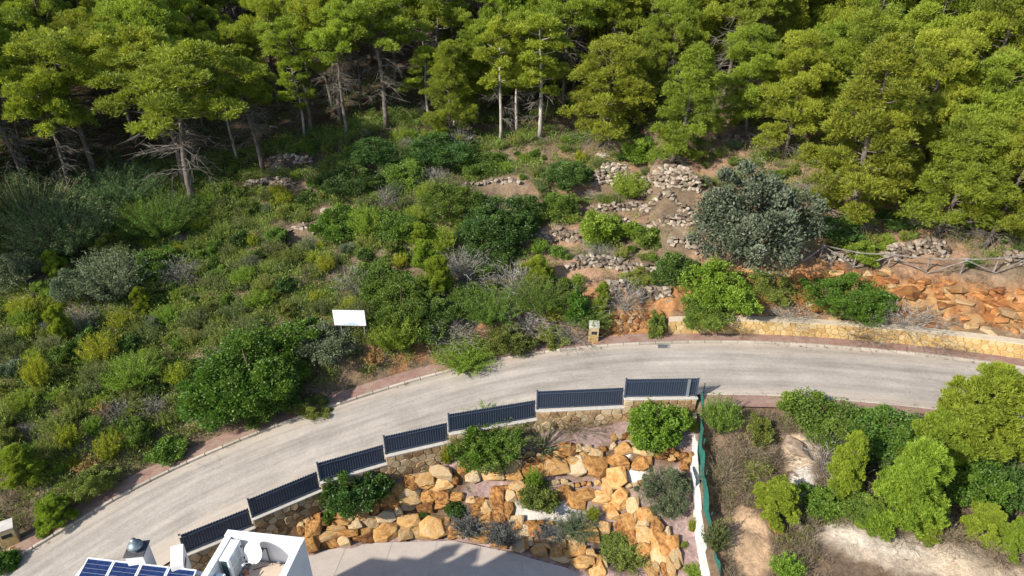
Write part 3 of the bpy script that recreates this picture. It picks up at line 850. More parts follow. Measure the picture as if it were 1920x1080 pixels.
kb_ = 0
for (x0, y0, sc, lst) in [
 (560, 800, 4.5, [(20,840,60,60),(30,880,70,70),(165,760,60,50),(120,850,140,110),(110,780,40,30),(215,800,90,60),(100,980,150,150),(235,920,200,70),(265,990,150,100),(365,745,130,60),(360,800,150,60),(335,850,160,60),(400,965,110,80),(420,890,150,60),(480,820,110,80),(535,685,110,50),(515,745,150,90),(570,870,130,80),(540,935,180,80),(605,795,150,100),(640,670,90,130),(735,595,110,80),(775,650,170,130),(750,765,170,100),(740,885,200,150),(845,540,110,100),(850,715,70,70),(935,610,160,90),(930,550,170,80),(930,675,120,60),(935,800,180,100),(905,895,130,110),(930,480,130,110),(1050,455,170,100),(1085,600,150,90),(1065,670,140,90),(1010,915,100,90),(1145,855,220,180),(1090,490,100,70),(1205,485,180,100),(1225,395,210,100),(1215,600,110,100),(1190,665,110,60),(1320,455,60,80),(1310,600,80,60),(1240,810,80,60),(1305,870,90,100),(1305,920,80,60),(990,855,60,40),(70,800,50,40),(270,775,40,40),(440,780,40,40),(655,760,40,40),(880,950,60,40)]),
 (780, 760, 4.5, [(395,550,80,80),(420,500,100,50),(480,590,120,110),(590,510,150,50),(650,565,180,130),(820,520,140,90),(825,590,140,80),(730,520,40,60),(940,545,100,110),(1130,525,290,130),(1330,520,130,130),(930,430,60,40),(870,440,60,40),(970,405,70,40),(1040,430,50,40),(1000,465,150,60),(1100,440,100,60),(1290,380,120,90),(1200,420,80,60),(345,770,120,60),(465,800,80,50),(520,825,120,70),(590,860,120,100),(690,780,110,140),(735,715,50,50),(770,705,50,50),(795,690,40,40),(865,690,140,80),(805,770,100,90),(890,750,80,60),(700,870,130,50),(785,890,80,130),(700,940,110,100),(600,950,100,80),(510,900,100,70),(855,1000,120,100),(600,1030,100,90),(1250,650,60,40),(1180,660,60,40)]),
 (840, 900, 6.0, [(60,630,110,80),(70,540,130,90),(140,620,80,90),(240,620,120,60),(335,660,130,70),(420,650,140,110),(440,560,130,120),(430,440,140,100),(590,710,200,90),(800,730,170,130),(880,740,80,100),(815,630,120,110),(870,580,110,120),(980,580,140,130),(940,690,70,100),(1005,680,70,70),(1160,720,260,110),(1050,790,200,130),(1225,820,120,100),(1290,720,90,80),(1280,890,230,80),(1370,820,180,100),(1440,770,110,80),(1360,740,90,60),(1510,820,90,80),(1500,940,220,100),(1560,910,180,80),(1600,850,100,90),(1690,920,130,110),(1770,940,50,80),(1440,660,190,120),(1620,620,170,130),(1760,560,120,120),(780,500,140,140),(930,490,120,50),(1700,1040,200,120),(1040,490,100,40),(1140,490,90,35),(1440,250,200,150),(1540,170,240,120),(1720,210,160,110),(1380,70,70,50),(1460,60,60,50),(1530,45,60,50),(1590,50,50,50),(1690,45,80,60),(1310,150,150,120)]),
 (1050, 780, 3.6, [(110,340,140,120),(240,350,150,130),(210,290,60,70),(30,235,100,80),(115,225,60,50),(180,225,70,40),(160,260,50,40),(250,260,80,70),(290,235,50,40),(365,155,40,50),(360,210,40,50),(430,230,110,70),(410,310,150,80),(390,415,120,130),(545,325,110,80),(560,240,130,60),(600,300,40,60),(515,170,40,60),(520,215,60,40),(575,215,50,40),(680,265,90,50),(705,225,50,40),(740,240,60,50),(780,260,60,40),(830,270,70,40),(870,300,60,30),(845,345,60,50),(840,325,50,30),(750,290,50,40),(890,270,30,40),(325,480,80,120),(435,145,60,30),(470,150,50,30),(400,150,40,30),(470,478,50,30),(515,470,40,25),(545,462,40,25),(290,555,140,80),(410,560,110,130),(350,630,100,80),(370,670,90,60),(500,610,80,90),(510,660,50,80),(580,680,100,70),(475,720,110,110),(565,735,80,60),(650,755,90,80),(425,770,90,90),(640,830,60,110),(500,820,60,90),(570,820,100,120),(700,850,100,110),(575,905,110,90),(680,940,110,150),(790,950,80,80),(740,890,120,110),(750,1020,60,90),(715,1050,50,70),(650,1010,60,70),(720,800,60,60),(790,1010,60,50),(620,1060,60,60)])]:
    for (X, Y, W, H) in lst:
        boulder(x0 + X / sc, y0 + Y / sc, W / sc, H / sc, kb_); kb_ += 1

# dry-stone terrace walls on the slope
TAKEN = []
WALLP = []
def dry_wall(pts_px, hgt, label, size=.36):
    pts = [ground(*q) for q in pts_px]
    o = thing('dry_stone_wall', label, 'stone wall', pts[0], group='dry-stone terrace walls on the slope')
    for t in np.linspace(0, 1, 12):
        q = np.array([np.interp(t * (len(pts) - 1), range(len(pts)), [p_[i] for p_ in pts]) for i in range(3)])
        WALLP.append((q[0], q[1] - .25)); TAKEN.append((q[0], q[1] - .2, .9))
    rg = random.Random(len(label))
    rows = max(1, round(hgt / (size * .62)))
    seg = np.array(pts); cl = np.concatenate([[0], np.cumsum(np.hypot(*np.diff(seg[:, :2], axis=0).T))])
    for r in range(rows):
        u = rg.uniform(0, size)
        while u < cl[-1]:
            w = size * rg.uniform(.7, 1.5)
            x = np.interp(u, cl, seg[:, 0]); y = np.interp(u, cl, seg[:, 1])
            edge = min(u, cl[-1] - u) / cl[-1]
            if r > rows * min(1, .45 + edge * 5): u += w; continue
            y2 = y + r * size * .34 + rg.uniform(-.14, .14)
            z = float(hs(x, y)) + (r + .25) * size * .52 + rg.uniform(-.06, .06)
            link('stone', STONE[rg.randrange(10)], o, Vector((x, y2, z)) - o.location, (rg.uniform(-.4, .4), rg.uniform(-.4, .4), rg.uniform(-.8, .8)), (w * .56, size * .6, size * .46 * rg.uniform(.8, 1.3)))
            u += w * .95
for pts, hh, lab in [
 ([(1108, 348), (1170, 345), (1240, 350), (1315, 364)], 1.7, 'tall dry-stone terrace wall left of the silvery oak'),
 ([(1165, 424), (1250, 420), (1315, 424)], .9, 'low rubble wall at the foot of the silvery oak'),
 ([(995, 455), (1050, 448), (1090, 455)], 1.0, 'short rubble wall left of the round leafy bush'),
 ([(1060, 508), (1130, 500), (1240, 502)], 1.0, 'rubble wall below the round leafy bush'),
 ([(1655, 490), (1720, 480), (1785, 482)], 1.1, 'dry-stone wall behind the wooden rail fence'),
 ([(1878, 500), (1930, 497)], 1.0, 'dry-stone wall at the right edge behind the rail fence'),
 ([(500, 305), (540, 300), (585, 304)], .6, 'pale stone terrace edge beside the forest, farther one'),
 ([(455, 352), (500, 346), (552, 350)], .7, 'pale stone terrace edge right of the big leaning pine'),
 ([(545, 432), (590, 440)], .5, 'small heap of pale stones on the open slope'),
 ([(1195, 562), (1230, 560), (1262, 566)], .8, 'rubble wall left of the lime green shrub'),
 ([(1345, 470), (1300, 475)][::-1], .5, 'stones at the left foot of the silvery oak'),
 ([(1540, 492), (1570, 488), (1600, 486)], .6, 'small stone terrace under the rail fence start'),
 ([(1100, 400), (1190, 392), (1295, 402)], .7, 'long low stone band between the tall wall and the round leafy bush'),
 ([(1125, 545), (1170, 540), (1222, 543)], .7, 'low stone band above the slender young pine'),
 ([(870, 350), (920, 344), (975, 348)], .5, 'faint stone band below the thin pale trunks'),
 ([(1255, 462), (1320, 466)], .7, 'stone band between the dark shrub and the silvery oak'),
 ([(600, 398), (625, 402)], .4, 'few pale stones left of the upper glossy shrub'),
 ([(1340, 262), (1440, 270)], .7, 'stone band under the pines behind the silvery oak'),
 ([(950, 395), (1000, 392)], .5, 'stone edging between green bushes mid slope')]:
    dry_wall(pts, hh, lab)

# rock ledges in the red cliff
oc = thing('rock_outcrop', 'red and ochre layered rock ledges of the cliff above the yellow wall', 'rock', ground(1700, 580))
oc2 = thing('rock_outcrop', 'loose ochre rocks in the red bank beside the meter box', 'rock', ground(1180, 630))
rg = random.Random(5)
led = [(1705, 548, 90, 30), (1650, 585, 60, 26), (1790, 545, 70, 30), (1755, 608, 40, 30), (1845, 560, 70, 30), (1890, 590, 70, 34), (1700, 590, 80, 22), (1825, 605, 60, 26), (1880, 550, 60, 22), (1730, 532, 60, 24), (1630, 605, 30, 18), (1400, 575, 50, 18), (1530, 580, 60, 20), (1500, 590, 40, 14), (1905, 615, 50, 26), (1770, 575, 60, 20), (1610, 590, 40, 16), (1430, 590, 40, 14), (1560, 600, 50, 14)]
led = [(a, b, c * .62, d * .7) for a, b, c, d in led]
for k in range(70): led.append((rg.uniform(1380, 1915), rg.uniform(535, 618), rg.uniform(8, 20), rg.uniform(4, 10)))
ia, ib = int(np.argmin(np.abs(SPX - 1375))), int(np.argmin(np.abs(SPX - 2150)))
for tier in range(7):                        # broken horizontal beds of rock
    u = ia + rg.uniform(0, 3)
    while u < ib:
        w = rg.uniform(.35, 1.35)
        i = int(u)
        if rg.random() < .72:
            dd_ = 2.05 + tier * .34 + rg.uniform(-.15, .15) + .25 * math.sin(u * .15 + tier)
            q = LINE[i, :2] + NOR[i] * dd_
            z = float(hs(q[0], q[1]))
            link('rock', LEDGE[rg.randrange(8)], oc, Vector((q[0], q[1], z - .02)) - oc.location, (rg.uniform(-.12, .12), rg.uniform(-.12, .12), math.atan2(TAN[i, 1], TAN[i, 0]) + rg.uniform(-.35, .35)), (w * .46, rg.uniform(.25, .42), rg.uniform(.16, .34)))
        u += w / STEP * rg.uniform(.8, 1.3)
for (px, py, w, h) in led:
    p = ground(px, py); s = ppm(p)
    link('rock', LEDGE[rg.randrange(8)], oc, Vector((p[0], p[1] + .1, p[2])) - oc.location, (rg.uniform(-.3, .3), rg.uniform(-.2, .2), rg.uniform(-.8, .8)), (w / s * .5, w / s * .4, h / s * .58))
for k in range(230):
    px = rg.uniform(1060, 1250); py = rg.uniform(590, 645) - (px - 1060) * .03
    p = ground(px, py); s = ppm(p)
    if road_frame(p[0], p[1])[0][0] < PAVE_F: continue
    w = rg.uniform(4, 15)
    link('rock', LEDGE[rg.randrange(8)], oc2, Vector(p) - oc2.location, (rg.uniform(-.5, .5), rg.uniform(-.5, .5), rg.uniform(-3, 3)), (w / s * .55, w / s * .5, w / s * .42))
for k, (px, py, w, h, lab) in enumerate([(1130, 292, 30, 14, 'pale flat boulder on the terrace above the tall dry-stone wall'), (1448, 843, 30, 18, 'tan stone in the open plot near the fence'), (1500, 838, 60, 34, 'large tan rock in the open plot below the round shrub'), (1455, 990, 30, 18, 'orange stone in the dry plot left of the sandy track'), (1505, 672, 12, 6, 'loose pale stone on the pavement below the yellow wall'), (100, 640, 40, 22, 'white rock among scrub at the left edge'), (15, 628, 40, 18, 'pale rock at far left edge of the slope'), (985, 563, 18, 12, 'orange rock among grey twigs mid slope')]):
    p = ground(px, py); s = ppm(p)
    o = link('rock', [LEDGE, STONE][k in (0, 1, 2, 4, 5, 6)][k % 8], None, p, (.1, -.1, k), (w / s * .55, w / s * .45, h / s * .6))
    tag(o, lab, 'rock')

# ------------------------------------------------------------------ white wall with green netting, right of the garden
ww = thing('boundary_wall', 'narrow chalky white boundary wall beside the green netting', 'wall', WW[0])
vs = []; rg = random.Random(9)
dense = np.stack([np.interp(np.linspace(0, len(WW) - 1, 60), np.arange(len(WW)), WW[:, i]) for i in range(3)], 1)
for k, q in enumerate(dense):
    w = .145 + rg.uniform(-.012, .012); dz = rg.uniform(-.02, .02); jx = rg.uniform(-.008, .008)
    vs += [Vector((q[0] + jx - w, q[1], q[2] - 2.6)) - ww.location, Vector((q[0] + jx + w, q[1], q[2] - 2.6)) - ww.location, Vector((q[0] + jx + w, q[1], q[2] + dz)) - ww.location, Vector((q[0] + jx - w, q[1], q[2] + dz)) - ww.location]
fs = [(4 * k + a, 4 * k + (a + 1) % 4, 4 * k + 4 + (a + 1) % 4, 4 * k + 4 + a) for k in range(len(dense) - 1) for a in range(4)] + [(0, 1, 2, 3), tuple(4 * (len(dense) - 1) + a for a in (3, 2, 1, 0))]
MB().add(vs, fs).build('wall_body', M['white_plaster'], ww)
gn = thing('netting_fence', 'green netting fence running down the right side of the garden', 'fence', WW[0] + np.array([.28, 0, 0]))
nvs = []
for k, q in enumerate(dense):
    top = 1.2 + .12 * math.sin(k * .9) + rg.uniform(-.06, .06)
    for j in range(5):
        nvs.append(Vector((q[0] + .24 + .05 * math.sin(k * .7 + j) + rg.uniform(-.015, .015), q[1], q[2] - .6 + (top + .6) * j / 4)) - gn.location)
MB().add(nvs, [(5 * k + j, 5 * k + j + 1, 5 * k + j + 6, 5 * k + j + 5) for k in range(len(dense) - 1) for j in range(4)]).build('netting', M['netting'], gn)
for k in range(0, len(dense), 9):
    q = dense[k]
    MB().tube([Vector((q[0] + .34, q[1], q[2] - 1.6)) - gn.location, Vector((q[0] + .34, q[1], q[2] + 1.3)) - gn.location], .028, 6).build('post', M['netting'], gn)
p = at_z(1302, 915, -2.6)
o = MB().box((0, 0, 0), (.05, 1.0, 1.1)).build('board', M['white_paint'], None, loc=(p[0] - .16, p[1], p[2] + .55), rot=(0, -.10, 0)); o.name = 'white_board'
tag(o, 'pale blue-white board leaning on the white boundary wall', 'board')

# ------------------------------------------------------------------ driveway slabs
dw = bpy.data.objects.new('driveway', None); COL.objects.link(dw); dw.location = (-4, 20, -5.5)
bpy.data.objects.remove(dw)
mb = MB(); 
edge_px = [(430, 1052), (500, 1046), (560, 1036), (620, 1026), (700, 1014), (780, 1012), (850, 1010), (900, 1020), (960, 1032), (1010, 1047), (1060, 1060), (1112, 1082), (1150, 1110)]
ep = [at_z(a, b + 4, -5.47) for a, b in edge_px]
poly = [(q[0], q[1]) for q in ep] + [(6, 8), (-14, 8)]
mb.add([(x, y, -5.475) for x, y in poly], [tuple(range(len(poly)))])
dw = mb.build('driveway', M['slab_joint']); tag(dw, kind='structure', label='pale paved driveway at the foot of the boulders')
ang = R(-8)
for i in range(-6, 8):
    for j in range(-4, 6):
        cxy = Matrix.Rotation(ang, 2) @ Vector((i * 2.35, j * 2.35)) + Vector((-3.4, 20.6))
        sq = [tuple(cxy + Matrix.Rotation(ang, 2) @ Vector((a * 1.165, b * 1.165))) for a, b in ((-1, -1), (1, -1), (1, 1), (-1, 1))]
        # clip to the driveway outline (convex enough: clip against each far edge segment)
        pl = sq
        for k in range(len(ep) - 1):
            a, b = ep[k], ep[k + 1]
            lo, hi = min(a[0], b[0]), max(a[0], b[0])
            if max(q[0] for q in sq) < lo or min(q[0] for q in sq) > hi: continue
            nx_, ny_ = -(b[1] - a[1]), (b[0] - a[0])
            pl = clip_poly(pl, nx_, ny_, nx_ * a[0] + ny_ * a[1])
            if len(pl) < 3: break
        if len(pl) < 3 or max(q[1] for q in pl) < 14: continue
        cx = sum(q[0] for q in pl) / len(pl); cy = sum(q[1] for q in pl) / len(pl)
        m_ = len(pl)
        MB().add([(x - cx, y - cy, 0) for x, y in pl] + [(x - cx, y - cy, .012) for x, y in pl], [tuple(range(m_, 2 * m_))] + [(a, (a + 1) % m_, m_ + (a + 1) % m_, m_ + a) for a in range(m_)]).build('slab', M['slab'], dw, loc=(cx, cy, -5.473))

# ------------------------------------------------------------------ the white house
HA = R(-7.2)
A0 = Vector((-10.46, 17.31, 4.2))          # back-left corner of the roof tower, top of parapet
HM = Matrix.Translation(A0) @ Matrix.Rotation(HA, 4, 'Z')
hs_o = thing('white_house', 'white rendered house with parapet roof tower at the bottom edge', 'house', (A0.x, A0.y, -5.5), HA)
def hb(name, mat, boxes, bevel=0.0):
    mb = MB()
    for c, d in boxes: mb.box((c[0], c[1], c[2] + 9.7), d)
    return mb.build(name, mat, hs_o, bevel=bevel)
TW, TD, PT = 2.93, 5.0, .25
hb('tower_wall', M['white_render'], [((TW / 2, -TD / 2, -5.45), (TW, TD, 8.5))])
hb('parapet', M['white_render'], [((TW / 2, -PT / 2, -.6), (TW, PT, 1.2))], .012)
hb('parapet', M['white_render'], [((PT / 2, -PT - (TD - PT) / 2, -.601), (PT, TD - PT - .004, 1.2))], .012)
hb('parapet', M['white_render'], [((TW - PT / 2, -PT - (TD - PT) / 2, -.601), (PT, TD - PT - .004, 1.2))], .012)
hb('tower_roof', M['gravel'], [((TW / 2, -PT - (TD - PT) / 2, -1.18), (TW - 2 * PT - .01, TD - PT - .01, .05))])
hb('roof_slab', M['tile_beige'], [((1.75, -.72, -1.12), (1.6, .72, .08))], .01)
hb('main_wall', M['white_render'], [((-3.0, -6.4, -5.85), (5.9, 12.0, 7.7))])
hb('main_roof', M['gravel'], [((-3.0, -6.4, -1.97), (5.5, 11.6, .06))])
hb('unseen_wing_wall', M['white_render'], [((8.2, -6.85, -6.4), (10.4, 11.0, 6.6))])  # unseen wing added for a driveway shadow, kept low to limit it
hb('unseen_wing_roof', M['gravel'], [((8.2, -6.85, -3.08), (10.0, 10.6, .05))])

hb('coping_strip', M['white_render'], [((TW / 2, -PT / 2, .012), (TW + .04, PT + .03, .02))], .004)
mbp = MB().tube([(-.06, -.5, 8.4), (-.06, -.5, .2)], .05, 8); mbp.build('rain_pipe', M['white_paint'], hs_o)
MB().tube([(PT + .03, -.4, 8.58), (PT + .05, -2.0, 8.58), (1.2, -2.3, 8.57), (1.5, -.75, 8.62)], .018, 6).build('cable', M['black'], hs_o)
def on_house(p): return HM @ Vector(p)
# air conditioning units
def ac(lab, x, y, zf, W, D, Hh, fans):
    o = thing('air_conditioner', lab, 'air conditioner', on_house((x, y, zf)), HA)
    MB().box((0, 0, Hh / 2 + .06), (D, W, Hh)).build('casing', M['ac_body'], o, bevel=.02)
    MB().box((-.02, -W / 2 - .006, Hh / 2 + .06), (D * .62, .012, Hh * .92)).build('condenser_side', M['ac_dark'], o)
    for k in range(fans):
        zc = .06 + Hh * ((k + .5) / fans)
        g = MB().box((D / 2 + .008, -.06 * W, zc), (.016, W * .62, Hh / fans * .82)).build('fan_grille', M['ac_grille'], o)
        f_ = MB(); 
        for q in range(5):
            f_.tube([(D / 2 + .02 + .001 * q, -.06 * W + (.05 + .055 * q) * math.cos(a), zc + (.05 + .055 * q) * math.sin(a)) for a in np.linspace(0, 2 * math.pi, 17)], .006, 4)
        f_.build('guard_rings', M['ac_body'], g)
    for s_ in (-1, 1):
        MB().box((D / 2 + .012, W * .40, .06 + Hh * (.5 + .28 * s_)), (.02, .05, .10)).build('handle', M['ac_dark'], o)
        MB().box((0, s_ * W * .36, .03), (D * .9, .06, .06)).build('foot', M['slate'], o)
ac('tall two-fan grey air conditioner inside the roof parapet', .48, -.82, -1.15, .92, .36, 1.10, 2)
ac('smaller grey air conditioner at the bottom edge of the roof', .46, -1.95, -1.15, .80, .33, .78, 1)
# satellite dish
dl = on_house((1.30, -.66, -1.08))
do = thing('satellite_dish', 'white satellite dish on the roof against the parapet', 'satellite dish', dl, HA)
aim = (Matrix.Rotation(R(-18), 4, 'Z') @ Matrix.Rotation(R(58), 4, 'X')).to_3x3()
cen = Vector((0, .02, .88))
prof = [(.001, 0)] + [(.39 * k / 6, .10 * (k / 6) ** 2) for k in range(1, 7)] + [(.40, .105), (.39, .09)] + [(.39 * k / 6, .10 * (k / 6) ** 2 - .015) for k in range(5, 0, -1)]
b = MB().lathe(prof, 28)
b.v = [tuple(cen + aim @ Vector(v)) for v in b.v]
b.build('reflector', M['dish'], do, smooth=True)
MB().tube([(.30, .28, 0), (.30, .28, .80), (.12, .16, .86)], .028, 8).build('mast', M['slate'], do)
MB().box((.16, .16, .86), (.16, .14, .12)).build('bracket', M['slate'], do, bevel=.01)
tip = cen + aim @ Vector((0, -.30, .42))
MB().tube([cen + aim @ Vector((0, -.39, .06)), tip], .014, 6).build('arm', M['grey_steel'], do)
MB().tube([tip - aim @ Vector((0, 0, .02)), tip + aim @ Vector((0, -.04, .09))], [.03, .045], 8).build('receiver', M['white_paint'], do)
MB().tube([(.30, .28, .3), (.45, .2, .05), (.2, .1, .02), (-.2, -.1, .02)], .012, 5).build('cable', M['black'], do)
o = MB().box((0, 0, .05), (.16, .26, .10)).build('clay_brick', M['terracotta'], None, bevel=.01, loc=on_house((.92, -.9, -1.15)), rot=(0, .1, .5)); tag(o, 'broken red clay brick on the roof beside the dish', 'brick')
# chimney with cowl
cb = on_house((-3.4, -.68, -2.0)); 
co = thing('chimney', 'white square chimney with blue-grey metal cowl behind the solar panels', 'chimney', cb, HA + R(14))
MB().box((0, 0, .62), (.62, .62, 1.24)).build('stack', M['white_render'], co, bevel=.01)
MB().box((0, 0, 1.27), (.72, .72, .055)).build('cap_slab', M['slate'], co, bevel=.006)
cw = MB().lathe([(.17, 0), (.17, .10), (.24, .11), (.27, .16), (.25, .24), (.20, .30), (.13, .35), (.105, .42), (.09, .50), (.0, .52)], 18, (0, 0, 1.30)).build('cowl', M['cowl_steel'], co, smooth=True)
for k in range(5):
    a = 2 * math.pi * k / 5
    MB().tube([(.20 * math.cos(a), .20 * math.sin(a), 1.29), (.26 * math.cos(a), .26 * math.sin(a), 1.45)], .014, 5).build('cowl_vane', M['cowl_steel'], cw)
MB().tube([(.34 * math.cos(a), .34 * math.sin(a), 1.30 + .01 * math.sin(3 * a)) for a in np.linspace(0, 5.2, 14)], .010, 5).build('wire', M['black'], cw)
# small white vent block
vb = on_house((-1.85, -.66, -2.0))
vo_ = thing('vent_block', 'small white rendered vent block beside the roof tower', 'vent', vb, HA + R(24))
MB().hexa([(-.22, -.36, 0), (.22, -.36, 0), (.22, .36, 0), (-.22, .36, 0), (-.22, -.36, 1.02), (.22, -.36, 1.02), (.22, .36, 1.30), (-.22, .36, 1.30)]).build('block', M['white_render'], vo_, bevel=.015)
MB().box((.225, -.1, .80), (.012, .4, .16)).build('vent_slot', M['slate'], vo_)
# solar panels
ntile = (6, 10)
for k in range(4):
    loc = on_house((-5.33 + 1.0875 * k, -.92, -1.2))
    so = thing('solar_panel', ['leftmost', 'second from left', 'third from left', 'rightmost'][k] + ' of four blue solar panels on the roof edge', 'solar panel', loc, HA, 'solar panels on the flat roof')
    tl = Matrix.Rotation(R(17), 4, 'X')
    def tb(lst, nm, mt):
        mb = MB()
        for c, d in lst: mb.box(c, d, tl)
        return mb.build(nm, mt, so)
    W, Lp = 1.06, 1.72
    tb([((W / 2, -Lp / 2, -.012), (W - .07, Lp - .07, .012))], 'backsheet', M['backsheet'])
    tb([((.02, -Lp / 2, 0), (.04, Lp, .045)), ((W - .02, -Lp / 2, 0), (.04, Lp, .045)), ((W / 2, -.02, 0), (W - .085, .04, .045)), ((W / 2, -Lp + .02, 0), (W - .085, .04, .045))], 'frame', M['alu'])
    cw_, cl_ = (W - .1) / 6, (Lp - .1) / 10
    ce = tb([((.05 + cw_ * (a + .5), -.05 - cl_ * (b + .5), .0), (cw_ - .012, cl_ - .012, .006)) for a in range(6) for b in range(10)], 'cells', M['cell'])
    tag(ce, kind='stuff')
    tb([((.1, -.2, -.38), (.04, .04, .72)), ((W - .1, -.2, -.38), (.04, .04, .72))], 'support', M['alu'])

# ------------------------------------------------------------------ billboard, meter boxes, drain, rail fence, logs
pb_ = ground(662, 646)
bo = thing('billboard', 'blank white billboard on two thin posts above the road', 'billboard', pb_, R(-2))
MB().box((0, 0, 2.02), (2.02, .035, 1.12)).build('panel', M['white_paint'], bo)
MB().box((0, .03, 2.02), (1.95, .03, 1.05)).build('back_frame', M['grey_steel'], bo)
for x in (-.62, .84): MB().tube([(x, .06, -.4), (x, .06, 2.5)], .032, 8).build('post', M['grey_steel'], bo)
pr = MB()
rg = random.Random(3)
for k in range(26):   # faded blue picture along the lower edge
    x = -.42 + .92 * k / 25; h = .05 + .15 * rg.random() * (1.4 if 8 < k < 22 else .6)
    pr.box((x, -.0195, 1.50 + h / 2), (.037, .002, h))
pr.build('printed_picture', M['print_blue'], bo)

def meter_box(lab, px, py, rot, w, h):
    p = ground(px, py)
    d, s = road_frame(p[0], p[1]); zz = LINE[s[0], 2] + .12
    o = thing('meter_box', lab, 'meter box', (p[0], p[1], zz), rot)
    MB().hexa([(-w / 2, 0, 0), (w / 2, 0, 0), (w / 2, .5, 0), (-w / 2, .5, 0), (-w / 2, 0, h * .86), (w / 2, 0, h * .86), (w / 2, .5, h), (-w / 2, .5, h)]).build('body', M['ochre_render'], o, bevel=.012)
    MB().box((0, .02, h * .24), (w * .93, .05, h * .44)).build('stone_base', M['yellow_stone'], o, bevel=.01)
    MB().box((.02 * w, -.004, h * .56), (w * .56, .03, h * .17)).build('meter_window', M['black'], o)
    t = MB().hexa([(-w / 2 - .02, -.02, h * .855), (w / 2 + .02, -.02, h * .855), (w / 2 + .02, .52, h + .005), (-w / 2 - .02, .52, h + .005), (-w / 2 - .02, -.02, h * .895), (w / 2 + .02, -.02, h * .895), (w / 2 + .02, .52, h + .045), (-w / 2 - .02, .52, h + .045)])
    t.build('top_slab', M['coping'], o)
    MB().box((.1, -.16, .01), (w * .55, .26, .04)).build('ground_frame', M['rough_coping'], o)
    MB().box((.1, -.16, .022), (w * .42, .18, .03)).build('ground_cover', M['redrock'], o)
meter_box('ochre masonry meter box beside the pavement, right of centre', 1112, 648, R(-3), .62, 1.30)
meter_box('ochre masonry meter box at the lower left corner', 24, 1028, R(30), .80, 1.35)
iG = int(np.argmin(np.abs(SPX - 1243)))
pg = LINE[iG, :2] - NOR[iG] * .28
dg = thing('drain_grate', 'grey drain grate in the road beside the far kerb', 'drain', (pg[0], pg[1], LINE[iG, 2] + .012), math.atan2(TAN[iG, 1], TAN[iG, 0]))
MB().box((0, 0, .0), (.82, .40, .012)).build('pit', M['black'], dg)
MB().box((0, .19, .01), (.86, .04, .03)).box((0, -.19, .01), (.86, .04, .03)).box((.41, 0, .01), (.04, .34, .03)).box((-.41, 0, .01), (.04, .34, .03)).build('frame', M['iron'], dg)
for k in range(11): MB().box((-.35 + .07 * k, 0, .01), (.035, .34, .025)).build('bar', M['iron'], dg)

fp_px = [(1503, 490), (1537, 486), (1600, 500), (1663, 504), (1735, 512), (1800, 514), (1862, 512), (1925, 504)]
fpts = [Vector(ground(*q)) for q in fp_px]
rf = thing('rail_fence', 'weathered grey wooden rail fence with slanting braces above the cliff', 'fence', fpts[0])
fl = [q - rf.location for q in fpts]
for q in fl: MB().tube([q + Vector((0, 0, -.4)), q + Vector((.01, 0, 1.12))], [.06, .05], 8).build('post', M['old_wood'], rf)
for k in range(len(fl) - 1):
    a, b = fl[k], fl[k + 1]
    e = (b - a).normalized() * .15
    if k: MB().tube([a - e + Vector((0, -.08, 1.02)), (a + b) / 2 + Vector((0, -.07, .99)), b + e + Vector((0, -.06, 1.05))], .042, 7).build('rail', M['old_wood'], rf)
    z0, z1 = (.05, .98) if k % 2 == 0 else (.98, .10)
    MB().tube([a + Vector((0, -.16, z0)), b + Vector((0, -.16, z1))], .038, 7).build('brace', M['old_wood'], rf)
for k, (a, b, rad, lab) in enumerate([((1480, 1050), (1505, 1078), .07, 'grey dead log lying in the dry plot by the bottom edge'), ((1497, 828), (1545, 838), .04, 'thin dead branch on the tan rock in the open plot'), ((1665, 985), (1690, 1012), .05, 'short dead branch at the edge of the sandy track')]):
    p, q = Vector(ground(*a)), Vector(ground(*b))
    mid = (p + q) / 2 + Vector((.05, .05, .12))
    o = MB().tube([p - p + Vector((0, 0, .05)), mid - p, q - p + Vector((0, 0, .05))], [rad, rad * .9, rad * .6], 7).build('dead_log', M['log'], None, loc=p)
    tag(o, lab, 'log')

# ------------------------------------------------------------------ vegetation: leaf clouds
def nrm(v): return v / np.maximum(np.linalg.norm(v, axis=-1, keepdims=True), 1e-9)
def leaf_mesh(name, C, A, L, W, tint, mat):
    """one quad (a rhombus) per leaf or needle tuft"""
    N = len(C)
    B = nrm(np.cross(A, RNG.normal(size=(N, 3))))
    L = np.broadcast_to(L, N)[:, None]; W = np.broadcast_to(W, N)[:, None]
    V = np.stack([C - A * L * .5, C + B * W * .5, C + A * L * .5, C - B * W * .5], 1).reshape(-1, 3)
    m = bpy.data.meshes.new(name)
    m.vertices.add(4 * N); m.vertices.foreach_set('co', V.astype(np.float32).ravel())
    m.loops.add(4 * N); m.loops.foreach_set('vertex_index', np.arange(4 * N))
    m.polygons.add(N); m.polygons.foreach_set('loop_start', np.arange(N) * 4)
    m.update()
    at = m.attributes.new('tint', 'FLOAT', 'POINT')
    at.data.foreach_set('value', np.repeat(np.clip(tint, 0, 1), 4).astype(np.float32))
    m.materials.append(mat)
    return m

def cat(ls): return np.concatenate(ls, 0)

def sphere_dirs(N, zmin=-1.):
    z = RNG.uniform(zmin, 1, N); a = RNG.uniform(0, 2 * np.pi, N); r = np.sqrt(1 - z * z)
    return np.stack([r * np.cos(a), r * np.sin(a), z], 1)

